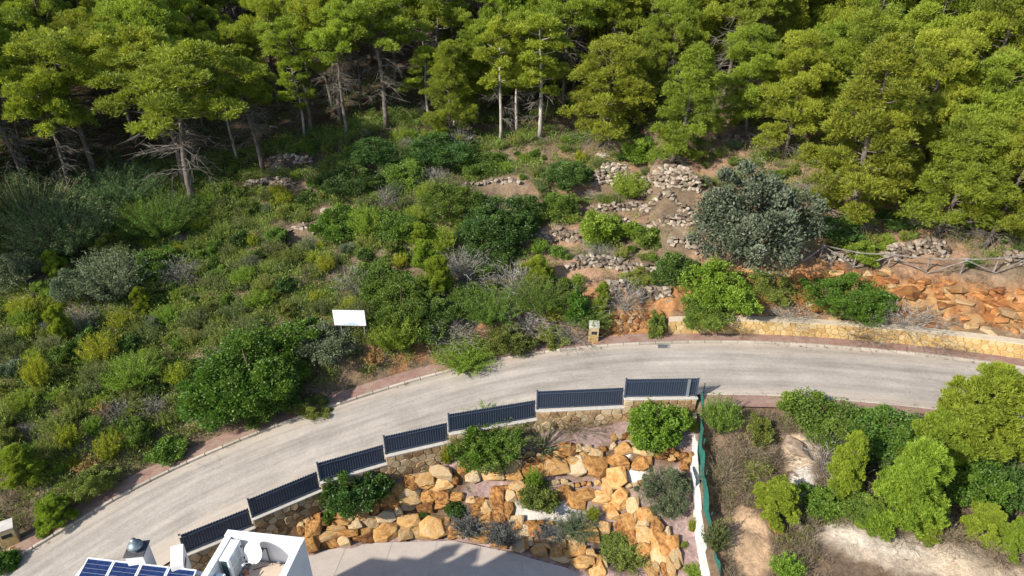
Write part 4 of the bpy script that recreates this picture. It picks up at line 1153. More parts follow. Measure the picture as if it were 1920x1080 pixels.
def make_pine(seed, h=10., lo=.45, Rr=2.6, form='umbrella', nb=34, mat='pine', bark='bark', dens=1.0, tr=.15, lean=0.5, dead=14, clump=.78, blade=.22):
    """returns parts [(name, mesh)]; base at the origin"""
    global RNG
    RNG = np.random.default_rng(seed); rg = random.Random(seed)
    la = rg.uniform(0, 6.28)
    def trunk(t):
        return Vector((math.cos(la) * lean * t * t + .12 * math.sin(5 * t + seed), math.sin(la) * lean * t * t + .12 * math.sin(4 * t + 2 * seed), h * t))
    tb = MB(); tw = MB()
    ts = np.linspace(0, .97, 9)
    tb.tube([trunk(t) - Vector((0, 0, .3 if t == 0 else 0)) for t in ts], [tr * (1.25 - .25 * min(1, t * 8)) * (1 - t) ** .7 + .02 for t in ts], 8)
    cl = []
    for k in range(nb):
        t = lo + (1 - lo) * ((k + rg.random()) / nb) * .98
        q = (t - lo) / (1 - lo)
        if form == 'umbrella': r = Rr * (max(math.sin(math.pi * min(1, .26 + .70 * q)), .05) ** .75)
        elif form == 'dome': r = Rr * math.sqrt(max(.04, 1 - q ** 2.2))
        else: r = Rr * ((1 - q) ** .75 * .95 + .10)
        r *= rg.uniform(.55, 1.12)
        a = k * 2.4 + rg.uniform(-.5, .5)
        p0 = trunk(t * .98)
        rise = r * (rg.uniform(.05, .6) if form != 'cone' else rg.uniform(.0, .6))
        p2 = p0 + Vector((math.cos(a) * r, math.sin(a) * r, rise))
        p1 = p0.lerp(p2, .5) + Vector((0, 0, -r * .08))
        tb.tube([p0, p1, p2], [.055 * (1 - .5 * q) * tr / .17, .035, .012], 4, False)
        Rb = clump * rg.uniform(1.0, 1.75) * (1 - .2 * q)
        cl.append((p2 + Vector((rg.gauss(0, .2), rg.gauss(0, .2), rg.gauss(0, .15))) * clump, Rb))
        if r > 2.6 * clump: cl.append((p0.lerp(p2, .55) + Vector((0, 0, .1 * r)), Rb * .8))
    cl.append((trunk(.97), clump * 1.1))
    for k in range(dead):          # bare grey branches under the crown
        t = lo * rg.uniform(.45, 1.12); a = rg.uniform(0, 6.28); r = Rr * rg.uniform(.3, .75)
        p0 = trunk(t); pts = [p0]
        for j in range(1, 4):
            pts.append(p0 + Vector((math.cos(a) * r * j / 3, math.sin(a) * r * j / 3, -.10 * j * r * rg.uniform(-.3, 1))) + Vector((rg.gauss(0, .1), rg.gauss(0, .1), rg.gauss(0, .1))))
        tw.tube(pts, [.035, .026, .018, .008], 3, False)
        for j in range(12):
            s0 = pts[rg.randrange(1, 4)]
            e = s0 + Vector((math.cos(a) * .4 + rg.gauss(0, .35), math.sin(a) * .4 + rg.gauss(0, .35), rg.gauss(-.25, .25)))
            tw.tube([s0, e], [.015, .006], 3, False)
    Cs, As, Ts = [], [], []
    tuft = .54 * clump
    for c, Rb in cl:                # a billow: small tufts set over the upper side of a rounded bough end
        base = RNG.random() * .35
        for q in range(int(10.5 * dens * (Rb / tuft / 2) ** 1.7) + 3):
            d0 = sphere_dirs(1, -.3)[0]
            pc = np.array(c) + d0 * Rb * np.array([1, 1, .85]) * RNG.uniform(.55, .95)
            tr_ = tuft * RNG.uniform(.6, 1.15)
            n_ = 34
            dd = sphere_dirs(n_, -.6)
            pos = pc + dd * tr_ * RNG.uniform(.35, 1.0, (n_, 1)) * np.array([1, 1, .9])
            ax = nrm(dd * .7 + d0 * .5 + np.array([0, 0, .45 if mat == 'pine' else 1.1]) + RNG.normal(0, .25, (n_, 3)))
            tn = base + .25 * RNG.random()
            for b in range(2):
                a2 = nrm(ax + RNG.normal(0, .40, (n_, 3)))
                Cs.append(pos + a2 * blade * .3); As.append(a2)
                Ts.append(np.clip(tn + .4 * RNG.random(n_), 0, 1))
    C = cat(Cs); N = len(C)
    lm = leaf_mesh('crown', C, cat(As), RNG.uniform(.75, 1.2, N) * blade, .058 * blade / .3, cat(Ts), M[mat])
    parts = [('trunk', tb.mesh('trunk', M[bark], True)), ('crown', lm)]
    if dead:
        m_ = tw.mesh('dead_branches', M['twig']); parts.append(('dead_branches', m_))
    return parts

def make_shrub(seed, mat, nl=3200, lobes=14, leaf=(.13, .075), fill=.35, up=.3, top=1.0, stems=7, lobe_r=.42, jag=.12, stem_mat='stem'):
    """a unit shrub: about 1 m across, 1 m high, base at the origin; a few big boughs, many tufts on them, some stray shoots"""
    global RNG
    RNG = np.random.default_rng(seed); rg = random.Random(seed)
    sb = MB()
    Cs, As, Ts = [], [], []
    maj = [(np.array([rg.gauss(0, .04), rg.gauss(0, .04), .42 * top]), .35)]
    nm = rg.randrange(9, 12)
    for k in range(nm):
        a = 6.283 * (k + rg.uniform(-.3, .3)) / nm; q = rg.uniform(.18, .38)
        maj.append((np.array([math.cos(a) * q, math.sin(a) * q, (rg.uniform(.16, .50) - .25 * (q - .16)) * top]), rg.uniform(.17, .29)))
    wt = [m[1] ** 2 for m in maj]
    mr = .74 / math.sqrt(lobes) * (lobe_r / .42)
    n_ = max(12, nl // lobes)
    for k in range(lobes):
        mc, R_ = rg.choices(maj, wt)[0]
        d0 = sphere_dirs(1, -.35)[0]
        c = mc + d0 * R_ * rg.uniform(.62, .98)
        lr = mr * rg.uniform(.55, 1.25)
        dd = sphere_dirs(n_, -.8)
        rad = np.where(RNG.random((n_, 1)) < fill, RNG.uniform(.2, .85, (n_, 1)), RNG.uniform(.8, 1.0, (n_, 1))) * (1 + jag * RNG.normal(size=(n_, 1)))
        pos = c + dd * rad * lr * np.array([1, 1, .85])
        ok = pos[:, 2] > .005
        ax = nrm(dd * .7 + d0 * .5 + np.array([0, 0, up]) + RNG.normal(0, .55, (n_, 3)))
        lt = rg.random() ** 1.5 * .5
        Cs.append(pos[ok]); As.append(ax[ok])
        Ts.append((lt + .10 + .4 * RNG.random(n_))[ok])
        if k % 3 == 0:                       # a shoot standing clear of the crown
            sd_ = nrm((d0 + np.array([0, 0, .6]) + RNG.normal(0, .35, 3))[None])[0]; ln = rg.uniform(.08, .24)
            m_ = 16
            t = RNG.random((m_, 1))
            Cs.append(c + sd_ * t * ln + sd_ * lr * .6 + RNG.normal(0, .02, (m_, 3))); As.append(nrm(sd_ + RNG.normal(0, .6, (m_, 3)))); Ts.append(.35 + .4 * RNG.random(m_))
    for mc, R_ in maj:                       # leaves inside the boughs, inner shade put into their darker tint
        m_ = nl // 22
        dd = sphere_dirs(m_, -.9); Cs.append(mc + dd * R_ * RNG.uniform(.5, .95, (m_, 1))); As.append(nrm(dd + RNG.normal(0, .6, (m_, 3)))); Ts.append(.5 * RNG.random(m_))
        sb.tube([(0, 0, -.12), tuple(mc * .5), tuple(mc + np.array([0, 0, R_ * .5]))], [.03, .02, .006], 4, False)
    C = cat(Cs); N = len(C)
    ok = C[:, 2] > 0.0
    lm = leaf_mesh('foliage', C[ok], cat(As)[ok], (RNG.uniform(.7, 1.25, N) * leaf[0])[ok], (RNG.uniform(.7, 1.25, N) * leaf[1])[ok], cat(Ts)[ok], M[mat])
    return [('stems', sb.mesh('stems', M[stem_mat])), ('foliage', lm)]

def make_sprig(seed, mat, sprigs=46, per=34, leaf=(.11, .028), spread=.36, hgt=1.0, splay=.35, stem_mat='stem', curve=.12, loose=1.):
    """upright feathery sprigs (heath, rosemary, young pine shoots), unit size"""
    global RNG
    RNG = np.random.default_rng(seed); rg = random.Random(seed)
    sb = MB(); Cs, As, Ts = [], [], []
    for k in range(sprigs):
        a = rg.uniform(0, 6.28); r = spread * math.sqrt(rg.random())
        base = np.array([math.cos(a) * r * .45, math.sin(a) * r * .45, 0.])
        H = hgt * rg.uniform(.6, 1.05) * (1 - .35 * (r / spread) ** 2)
        tip = base + np.array([math.cos(a) * r * (.6 + splay) * 1.1, math.sin(a) * r * (.6 + splay) * 1.1, H]) + np.array([rg.gauss(0, curve), rg.gauss(0, curve), 0]) * .5
        if k % 3 == 0: sb.tube([base - np.array([0, 0, .1]), (base + tip) / 2, tip], [.016, .01, .004], 3, False)
        t = RNG.uniform(.18, 1.03, per)[:, None]
        pos = base + (tip - base) * t + RNG.normal(0, .035 * loose ** .4, (per, 3))
        d0 = nrm((tip - base)[None]) 
        ax = nrm(d0 * .9 + RNG.normal(0, .55, (per, 3)))
        Cs.append(pos + ax * leaf[0] * .3); As.append(ax)
        Ts.append(.4 * rg.random() + .5 * RNG.random(per) + .05)
    C = cat(Cs); N = len(C)
    lm = leaf_mesh('foliage', C, cat(As), RNG.uniform(.7, 1.3, N) * leaf[0], RNG.uniform(.7, 1.3, N) * leaf[1], cat(Ts), M[mat])
    return [('stems', sb.mesh('stems', M[stem_mat])), ('foliage', lm)]

def make_twigs(seed, n=200, hgt=.9, spread=.5, width=.012, mat='twig'):
    """a bare grey bush of dead twigs, unit size"""
    global RNG
    RNG = np.random.default_rng(seed); rg = random.Random(seed)
    Cs, As, Ls = [], [], []
    for k in range(n):
        a = rg.uniform(0, 6.28); el = rg.uniform(.25, 1.4); p = np.array([rg.gauss(0, .06), rg.gauss(0, .06), 0.])
        d = np.array([math.cos(a) * math.cos(el), math.sin(a) * math.cos(el), math.sin(el)])
        for j in range(5):
            l = hgt * .26 * rg.uniform(.7, 1.2)
            Cs.append(p + d * l / 2); As.append(d); Ls.append(l * 1.15)
            p = p + d * l
            d = d + np.array([rg.gauss(0, .3), rg.gauss(0, .3), rg.gauss(-.02, .22)]); d /= np.linalg.norm(d)
            if j > 1:
                e = d + np.array([rg.gauss(0, .6), rg.gauss(0, .6), rg.gauss(0, .4)]); e /= np.linalg.norm(e)
                Cs.append(p + e * l * .4); As.append(e); Ls.append(l * .9)
    N = len(Cs)
    return [('twigs', leaf_mesh('twigs', np.array(Cs), np.array(As), np.array(Ls), width, RNG.random(N), M[mat]))]

def make_rosette(seed, mat, n=26, L=.6, W=.10, el=(.3, 1.3)):
    global RNG
    RNG = np.random.default_rng(seed)
    a = RNG.uniform(0, 6.28, n); e = RNG.uniform(el[0], el[1], n)
    d = np.stack([np.cos(a) * np.cos(e), np.sin(a) * np.cos(e), np.sin(e)], 1)
    l = RNG.uniform(.75, 1.1, n) * L
    C = [d * l[:, None] * .35]; A = [d]; Ln = [l * .8]
    d2 = nrm(d + np.array([0, 0, -.35])); C.append(d * l[:, None] * .7 + d2 * l[:, None] * .2); A.append(d2); Ln.append(l * .6)
    return [('leaves', leaf_mesh('leaves', cat(C), cat(A), cat(Ln), W, RNG.random(2 * n), M[mat]))]

def place(name, parts, label, cat_, loc, rotz, scale, group=None):
    o = thing(name, label, cat_, loc, rotz, group, scale)
    if name == 'pine_tree': o.rotation_euler = (random.gauss(0, .05), random.gauss(0, .05), rotz)
    for nm, me_ in parts: link(nm, me_, o)
    return o

PINE_T = [make_pine(11, 10.4, .62, 2.7, 'umbrella', 24, lean=.9, dead=26, clump=.60), make_pine(12, 10.4, .58, 2.4, 'umbrella', 22, lean=.6, dead=28, clump=.58), make_pine(13, 10.4, .60, 2.9, 'umbrella', 26, lean=1.2, dead=26, clump=.62)]
PINE_S = [make_pine(21, 9.6, .48, 1.3, 'dome', 20, bark='pale_bark', tr=.11, clump=.46, dead=10, lean=.3), make_pine(22, 9.6, .40, 1.5, 'dome', 22, bark='pale_bark', tr=.12, clump=.48, dead=12, lean=.4)]
PINE_F = [make_pine(31, 10.4, .08, 2.5, 'cone', 54, clump=.62, dead=12, lean=.4), make_pine(32, 10.4, .12, 2.4, 'dome', 48, clump=.64, dead=12, lean=.5), make_pine(33, 9.4, .14, 2.7, 'dome', 50, clump=.66, dead=14, lean=.5)]
PINE_Y = [make_pine(41, 3.1, .06, 1.15, 'cone', 44, 'young_pine', tr=.06, lean=.15, dead=0, clump=.24, blade=.16), make_pine(42, 2.8, .06, 1.2, 'dome', 42, 'young_pine', tr=.06, lean=.2, dead=0, clump=.25, blade=.16)]

# kind -> how to make it; a wide bush gets more and relatively smaller leaves than a small one
SPEC = {
 'dark': [('b', 51, 'dark_leaf', 3000, 16, (.11, .065), {}), ('b', 52, 'dark_leaf', 3000, 18, (.11, .065), {})],
 'mid': [('b', 53, 'mid_leaf', 2900, 16, (.11, .06), {}), ('b', 54, 'mid_leaf', 2900, 14, (.11, .06), {})],
 'bright': [('b', 55, 'bright_leaf', 2600, 15, (.12, .075), dict(fill=.3)), ('b', 56, 'bright_leaf', 2600, 17, (.12, .07), dict(fill=.3))],
 'vivid': [('b', 57, 'vivid_leaf', 3200, 18, (.10, .06), {})],
 'yellow': [('s', 58, 'yellow_leaf', 60, 44, (.11, .03), .38, {}), ('s', 59, 'yellow_leaf', 55, 44, (.11, .03), .36, {})],
 'grey': [('b', 60, 'grey_leaf', 3000, 15, (.10, .045), {}), ('s', 61, 'grey_leaf', 80, 46, (.10, .026), .42, {})],
 'oak': [('b', 62, 'oak_leaf', 3400, 22, (.105, .06), dict(fill=.25, lobe_r=.40, top=.95))],
 'blue': [('s', 63, 'blue_leaf', 90, 46, (.10, .022), .44, dict(splay=.5)), ('s', 64, 'blue_leaf', 85, 46, (.10, .022), .44, dict(splay=.45))],
 'feather': [('s', 65, 'mid_leaf', 95, 46, (.11, .028), .44, dict(splay=.5))],
 'fbright': [('s', 66, 'bright_leaf', 95, 46, (.11, .03), .44, dict(splay=.5))],
 'scrub': [('s', 67, 'olive_scrub', 60, 40, (.11, .028), .42, {}), ('s', 68, 'olive_scrub', 66, 40, (.11, .028), .44, {}), ('s', 69, 'dark_scrub', 64, 42, (.11, .028), .42, {}), ('s', 70, 'dark_scrub', 70, 40, (.11, .028), .46, {})],
 'olive': [('b', 71, 'olive_scrub', 2600, 14, (.09, .045), dict(fill=.4)), ('b', 72, 'olive_scrub', 2600, 16, (.09, .045), dict(fill=.4))],
 'dry': [('s', 75, 'dry_leaf', 30, 26, (.10, .04), .36, {})],
 'lavender': [('s', 78, 'lavender', 120, 34, (.09, .03), .46, dict(hgt=.8, splay=.6))],
 'globe': [('b', 79, 'grey_leaf', 4200, 26, (.085, .028), dict(fill=.35, up=.5, lobe_r=.36)), ('s', 80, 'grey_leaf', 120, 50, (.09, .025), .46, dict(hgt=.9, splay=.6))],
}
FIXED = {'twig': [make_twigs(73), make_twigs(74, 240)], 'drygrass': [make_twigs(76, 220, .8, .4, .011, 'dry_grass'), make_twigs(77, 240, .9, .4, .011, 'dry_grass')],
         'agave': [make_rosette(81, 'blue_leaf', 22, .6, .10)], 'yucca': [make_rosette(82, 'grey_leaf', 60, .8, .045, (.2, 1.4))], 'pine': PINE_Y}
CACHE = {}
def nvar(kind): return len(FIXED.get(kind) or SPEC[kind])
def proto(kind, v, w):
    if kind in FIXED: return FIXED[kind][v]
    c = 0 if w < 1.15 else 1 if w < 2.2 else 2 if w < 4.2 else 3
    if (kind, v, c) not in CACHE:
        f = (1., .62, .38, .24)[c]
        sp = SPEC[kind][v]
        if sp[0] == 'b':
            CACHE[kind, v, c] = make_shrub(sp[1], sp[2], int(sp[3] * f ** -1.65), int(sp[4] * f ** -.85), (sp[5][0] * f, sp[5][1] * f), lobe_r=sp[6].get('lobe_r', .42) * f ** .32, **{k: q for k, q in sp[6].items() if k != 'lobe_r'})
        else:
            CACHE[kind, v, c] = make_sprig(sp[1], sp[2], int(sp[3] * f ** -1.0), int(sp[4] * f ** -.6), (sp[5][0] * f ** .9, sp[5][1] * f ** .9), sp[6], loose=f, **sp[7])
    return CACHE[kind, v, c]

# ------------------------------------------------------------------ plants one can point at
NAT = {'pine': [(2.9, 3.6), (3.1, 3.3)]}
def shrub(kind, cx, cy, w, h, name, label, var=None, cat_='shrub', group=None, base=None):
    v = (int(cx) + int(cy)) % nvar(kind) if var is None else var
    bx_, by_ = cx, cy + .30 * h
    for it in range(3):
        p = ground(bx_, by_)
        s = ppm(p)
        th = math.atan2(CZ - p[2], p[1])
        wm = w / s
        hm = (h / s - .42 * wm * math.sin(th)) / math.cos(th)
        hm = min(max(hm, .5 * wm), 2.2 * wm)
        mx_, my_ = project(p + np.array([0, 0, .48 * hm]))
        bx_ += cx - mx_; by_ += .8 * (cy - my_)
    nw, nh = NAT.get(kind, [(1., .92)] * 4)[v]
    TAKEN.append((p[0], p[1], wm * .5))
    return place(name, proto(kind, v, wm), label, cat_, (p[0], p[1], p[2] - .05), random.uniform(0, 6.28), (wm / nw * 1.08, wm / nw * 1.08, hm / nh * 1.05), group)

for a in [
 # hillside, left
 ('blue', 45, 390, 170, 120, 'feathery_bush', 'large feathery blue-green bush at the far left edge under the pines'),
 ('blue', 118, 428, 130, 110, 'feathery_bush', 'rounded blue-green bush right of the large one at the left edge'),
 ('feather', 300, 408, 105, 80, 'feathery_bush', 'soft green feathery bush left of the big leaning pine foot'),
 ('olive', 205, 430, 110, 80, 'evergreen_shrub', 'dull olive shrub between the two feathery bushes'),
 ('blue', 215, 350, 120, 60, 'feathery_bush', 'shaded feathery bush below the leftmost forked pine'),
 ('grey', 205, 520, 110, 90, 'rosemary_bush', 'grey-green rosemary bush on the left slope'),
 ('grey', 140, 530, 90, 80, 'rosemary_bush', 'grey-green rosemary bush left of the larger rosemary'),
 ('grey', 30, 500, 80, 80, 'rosemary_bush', 'grey-green bush low at the left edge'),
 ('vivid', 285, 490, 80, 60, 'evergreen_shrub', 'glossy green shrub right of the rosemary on the left slope'),
 ('pine', 98, 492, 45, 60, 'young_pine', 'small yellow-green young pine at the upper left below the blue-green bushes'),
 ('pine', 262, 562, 42, 60, 'young_pine', 'bright young pine left of centre below the rosemary'),
 ('pine', 112, 605, 45, 75, 'young_pine', 'slim yellow-green young pine near the left edge'),
 ('yellow', 186, 655, 60, 60, 'young_pine', 'rounded yellow-green bush on the lower left slope'),
 ('yellow', 45, 575, 45, 45, 'young_pine', 'small yellow bush at the left edge mid slope'),
 ('yellow', 70, 700, 40, 60, 'young_pine', 'yellow-green tuft at the lower left slope'),
 ('fbright', 245, 700, 70, 60, 'leafy_bush', 'bright feathery bush left of the big dark green dome'),
 ('pine', 38, 868, 85, 90, 'young_pine', 'bushy yellow-green young pine at the lower left edge'),
 ('pine', 95, 962, 75, 70, 'young_pine', 'yellow-green young pine by the pavement at lower left'),
 ('olive', 172, 895, 80, 70, 'evergreen_shrub', 'olive shrub with dry top beside the lower pavement'),
 ('dry', 165, 872, 50, 30, 'dry_bush', 'orange dry tips on the olive shrub by the lower pavement'),
 ('mid', 310, 842, 66, 50, 'evergreen_shrub', 'green shrub above the dry grass by the left pavement'),
 ('yellow', 128, 820, 36, 46, 'young_pine', 'small yellow-green shrub above the lower left pavement'),
 ('vivid', 8, 1050, 50, 46, 'evergreen_shrub', 'dark green shrub in the bottom left corner by the meter box'),
 ('dry', 190, 772, 30, 36, 'dry_bush', 'small dry orange bush on the lower left slope'),
 ('vivid', 470, 672, 190, 160, 'evergreen_shrub', 'largest dark green dome-shaped shrub above the road, left of the billboard', None),
 ('vivid', 405, 735, 120, 110, 'evergreen_shrub', 'lower left lobe shrub beside the largest green dome'),
 ('mid', 500, 740, 110, 90, 'evergreen_shrub', 'lower right shrub merging with the largest green dome'),
 ('grey', 612, 640, 105, 90, 'evergreen_shrub', 'grey-green shrub under the white billboard'),
 ('olive', 590, 757, 72, 46, 'evergreen_shrub', 'yellowish shrub beside the pavement below the green dome'),
 ('dry', 700, 668, 42, 36, 'dry_bush', 'dry orange bush right below the billboard'),
 # hillside, middle
 ('dark', 660, 330, 110, 66, 'evergreen_shrub', 'dark shrub in the shade right of the pale terrace edge'),
 ('dark', 700, 275, 100, 60, 'evergreen_shrub', 'dark shaded shrub at the forest foot, left of centre'),
 ('dark', 815, 275, 120, 70, 'evergreen_shrub', 'dark shaded shrub left of the three thin pale trunks'),
 ('mid', 760, 320, 90, 60, 'evergreen_shrub', 'shaded green shrub under the forest edge left of centre'),
 ('vivid', 645, 412, 100, 76, 'evergreen_shrub', 'glossy green shrub with neighbours on the upper middle slope'),
 ('mid', 740, 415, 90, 76, 'evergreen_shrub', 'mid green shrub right of the glossy one on the upper slope'),
 ('fbright', 690, 420, 50, 60, 'leafy_bush', 'light green bush wedged between two darker shrubs mid slope'),
 ('mid', 850, 372, 120, 86, 'evergreen_shrub', 'broad leafy green shrub at the middle of the upper slope'),
 ('dark', 935, 400, 140, 110, 'evergreen_shrub', 'tall dark evergreen shrub at mid slope centre'),
 ('dark', 910, 455, 110, 90, 'evergreen_shrub', 'dark evergreen shrub in front of the tall dark one'),
 ('vivid', 925, 490, 80, 50, 'evergreen_shrub', 'bright glossy shrub at the foot of the dark evergreens'),
 ('mid', 905, 300, 90, 56, 'evergreen_shrub', 'green shrub below the thin pale trunks'),
 ('mid', 1050, 382, 70, 60, 'evergreen_shrub', 'round green shrub left of the bright leafy bush'),
 ('bright', 1132, 422, 100, 84, 'leafy_bush', 'round bright leafy bush on the stony terrace'),
 ('mid', 1214, 440, 55, 46, 'leafy_bush', 'small leafy bush right of the round bright one'),
 ('dark', 1068, 322, 90, 56, 'evergreen_shrub', 'dark low shrub left of the tall dry-stone wall'),
 ('fbright', 1180, 348, 52, 46, 'leafy_bush', 'small bright bush in front of the tall dry-stone wall'),
 ('bright', 1212, 282, 70, 60, 'leafy_bush', 'yellow-green leafy bush on the terrace above the dry-stone wall'),
 ('mid', 1000, 395, 60, 50, 'evergreen_shrub', 'small green shrub right of the tall dark evergreens'),
 ('pine', 826, 517, 56, 84, 'young_pine', 'yellow-green young pine in the centre of the slope'),
 ('pine', 795, 480, 46, 70, 'young_pine', 'thin young pine left behind the central young pine'),
 ('pine', 785, 440, 50, 56, 'young_pine', 'uppermost of the yellow young pines mid slope'),
 ('pine', 1010, 510, 60, 78, 'young_pine', 'young pine above the grey twigs right of centre'),
 ('pine', 1130, 556, 36, 66, 'young_pine', 'slender young pine just above the red bank'),
 ('mid', 750, 555, 130, 100, 'evergreen_shrub', 'broad green shrub mass right of the billboard'),
 ('mid', 715, 520, 100, 76, 'evergreen_shrub', 'green shrub behind the broad one, above the billboard'),
 ('dark', 830, 580, 70, 60, 'evergreen_shrub', 'dark shrub right of the broad green mass'),
 ('fbright', 742, 626, 62, 66, 'leafy_bush', 'bright yellow-green bush beside the billboard post'),
 ('mid', 800, 620, 60, 50, 'evergreen_shrub', 'low green shrub right of the bush by the billboard'),
 ('olive', 955, 630, 86, 82, 'evergreen_shrub', 'round olive green shrub at the pavement, centre'),
 ('fbright', 873, 666, 78, 56, 'leafy_bush', 'feathery bright bush at the pavement edge, centre'),
 ('vivid', 1078, 568, 60, 66, 'evergreen_shrub', 'vivid green shrub left of the slender young pine'),
 ('yellow', 1036, 583, 46, 40, 'leafy_bush', 'yellow flowering bush left of the vivid green shrub'),
 ('feather', 1015, 555, 80, 60, 'leafy_bush', 'light green bush around the yellow one'),
 ('feather', 925, 575, 80, 60, 'leafy_bush', 'pale feathery bush above the round olive shrub'),
 ('mid', 875, 560, 80, 60, 'evergreen_shrub', 'green shrub below the central young pine'),
 ('feather', 1100, 590, 70, 40, 'leafy_bush', 'soft green bush above the meter box'),
 ('olive', 1040, 622, 60, 46, 'evergreen_shrub', 'olive bush left of the meter box'),
 ('twig', 965, 528, 66, 52, 'dead_bush', 'grey dead bush left of the young pine, centre'),
 ('twig', 990, 592, 60, 40, 'dead_bush', 'grey dead bush above the round olive shrub'),
 ('twig', 875, 505, 56, 54, 'dead_bush', 'grey dead bush right of the central young pine'),
 ('twig', 1078, 628, 46, 46, 'dead_bush', 'tangled grey dead bush just left of the meter box'),
 ('twig', 1172, 560, 46, 50, 'dead_bush', 'grey dead bush right of the slender young pine'),
 ('twig', 850, 620, 60, 44, 'dead_bush', 'grey dead bush left of the round olive shrub'),
 ('twig', 1120, 470, 50, 30, 'dead_bush', 'grey dead bush between the rubble walls'),
 ('olive', 1235, 605, 36, 60, 'evergreen_shrub', 'small olive shrub at the left end of the yellow wall'),
 # hillside, right
 ('dark', 1266, 502, 76, 80, 'evergreen_shrub', 'dark green shrub left of the lime green one'),
 ('olive', 1192, 520, 70, 48, 'evergreen_shrub', 'dull olive shrub left of the dark green shrub'),
 ('bright', 1360, 528, 130, 130, 'leafy_bush', 'large lime green leafy shrub above the yellow wall', 0),
 ('mid', 1325, 582, 90, 50, 'evergreen_shrub', 'green shrub hanging over the left end of the yellow wall'),
 ('olive', 1455, 530, 90, 66, 'evergreen_shrub', 'brownish olive shrub between lime and dark green shrubs'),
 ('vivid', 1597, 548, 138, 106, 'evergreen_shrub', 'dense dark green shrub spilling over the cliff below the rail fence'),
 ('bright', 1622, 470, 72, 44, 'leafy_bush', 'bright green bush behind the rail fence'),
 ('dark', 1575, 425, 80, 60, 'evergreen_shrub', 'dark shrub in the shade right of the silvery oak'),
 ('dark', 1690, 405, 70, 50, 'evergreen_shrub', 'dark shrub under the right-hand pines'),
 ('oak', 1408, 390, 222, 240, 'oak_tree', 'large silvery grey-leaved evergreen oak on the slope', None, 'tree'),
 ('twig', 1480, 592, 50, 26, 'dead_bush', 'grey dead bush on the ledge above the yellow wall'),
 ('twig', 1700, 600, 80, 18, 'dead_bush', 'low dead brush along the top of the yellow wall'),
 ('drygrass', 1620, 618, 60, 20, 'dry_grass_clump', 'dry grass clump on top of the yellow wall'),
 ('drygrass', 1398, 622, 24, 20, 'dry_grass_clump', 'small grass clump at the foot of the yellow wall, left'),
 ('drygrass', 1765, 650, 30, 22, 'dry_grass_clump', 'dry grass clump at the foot of the yellow wall, right'),
 ('drygrass', 1815, 655, 26, 20, 'dry_grass_clump', 'dry grass clump nearest the right end of the wall foot'),
 # garden
 ('dark', 645, 918, 98, 88, 'garden_shrub', 'dense round glossy shrub in front of the fence, left one', 0),
 ('dark', 692, 902, 66, 64, 'garden_shrub', 'smaller right half of the dense glossy garden shrub', 1),
 ('vivid', 912, 828, 105, 92, 'garden_shrub', 'tall feathery green garden shrub in front of the fifth fence panel'),
 ('feather', 918, 815, 105, 64, 'garden_shrub', 'airy shoots around the tall feathery garden shrub'),
 ('bright', 1236, 786, 110, 96, 'garden_shrub', 'light yellow-green garden shrub at the highest fence panel', 1),
 ('globe', 1253, 914, 92, 90, 'garden_shrub', 'grey-green globe-shaped olive bush in the pink gravel', 0),
 ('yellow', 838, 850, 22, 46, 'garden_plant', 'small upright yellow plant against the stone wall'),
 ('vivid', 618, 963, 26, 22, 'garden_plant', 'small green plant above the lower boulders'),
 ('yucca', 1018, 822, 60, 60, 'garden_plant', 'spiky arching plant under the sixth fence panel'),
 ('olive', 1010, 925, 76, 54, 'garden_plant', 'mixed olive herb clump behind the white gravel crescent'),
 ('fbright', 1000, 902, 22, 40, 'garden_plant', 'upright light green herb behind the white gravel'),
 ('lavender', 878, 980, 46, 42, 'lavender_bush', 'dark grey lavender dome, left of the two by the driveway'),
 ('lavender', 943, 995, 46, 44, 'lavender_bush', 'dark grey lavender dome nearest the driveway'),
 ('lavender', 1031, 994, 42, 32, 'lavender_bush', 'blue-grey lavender below the white gravel crescent'),
 ('globe', 1080, 985, 50, 36, 'garden_plant', 'grey-green herb right of the blue-grey lavender', 1),
 ('yellow', 1112, 965, 26, 28, 'garden_plant', 'yellow-brown plant at the right end of the white gravel'),
 ('dark', 852, 947, 42, 30, 'garden_plant', 'low dark green tuft on the boulder ledge'),
 ('dark', 794, 962, 18, 14, 'garden_plant', 'tiny green cushion plant among the boulders'),
 ('scrub', 1180, 1040, 70, 44, 'garden_plant', 'dark dry scrub in the sunken bed between the boulder walls'),
 ('olive', 1160, 1020, 60, 30, 'garden_plant', 'low olive scrub behind the sunken bed scrub'),
 ('agave', 802, 883, 16, 18, 'agave', 'small blue agave below the stone wall'),
 ('agave', 843, 916, 12, 10, 'agave', 'left one of two tiny agaves in the gravel'),
 ('agave', 875, 914, 14, 10, 'agave', 'right one of two tiny agaves in the gravel'),
 ('agave', 765, 960, 18, 12, 'agave', 'pale agave on the boulder ledge'),
 ('drygrass', 1075, 790, 70, 30, 'garden_plant', 'thin dry plant along the stone wall under the sixth panel'),
 ('twig', 960, 838, 40, 40, 'garden_plant', 'brown bare plant right of the tall feathery shrub'),
 ('yellow', 1300, 800, 14, 30, 'garden_plant', 'small yellow-green weed at the white wall, upper one'),
 ('yellow', 1298, 985, 16, 26, 'garden_plant', 'small yellow-green weed at the white wall, lower one'),
 ('olive', 1282, 1020, 16, 12, 'garden_plant', 'tiny succulent in the pink gravel by the white wall'),
 ('fbright', 1300, 1070, 26, 16, 'garden_plant', 'small weed in the gravel at the bottom edge'),
 # open plot, right
 ('feather', 1352, 778, 50, 60, 'evergreen_shrub', 'thin green shrub at the kerb beside the green netting'),
 ('mid', 1545, 772, 122, 88, 'evergreen_shrub', 'dense round green shrub at the near kerb'),
 ('mid', 1668, 795, 130, 96, 'evergreen_shrub', 'broad green shrub right of the round one at the near kerb'),
 ('dark', 1690, 850, 100, 80, 'evergreen_shrub', 'dark green shrub behind the tall young pine in the plot'),
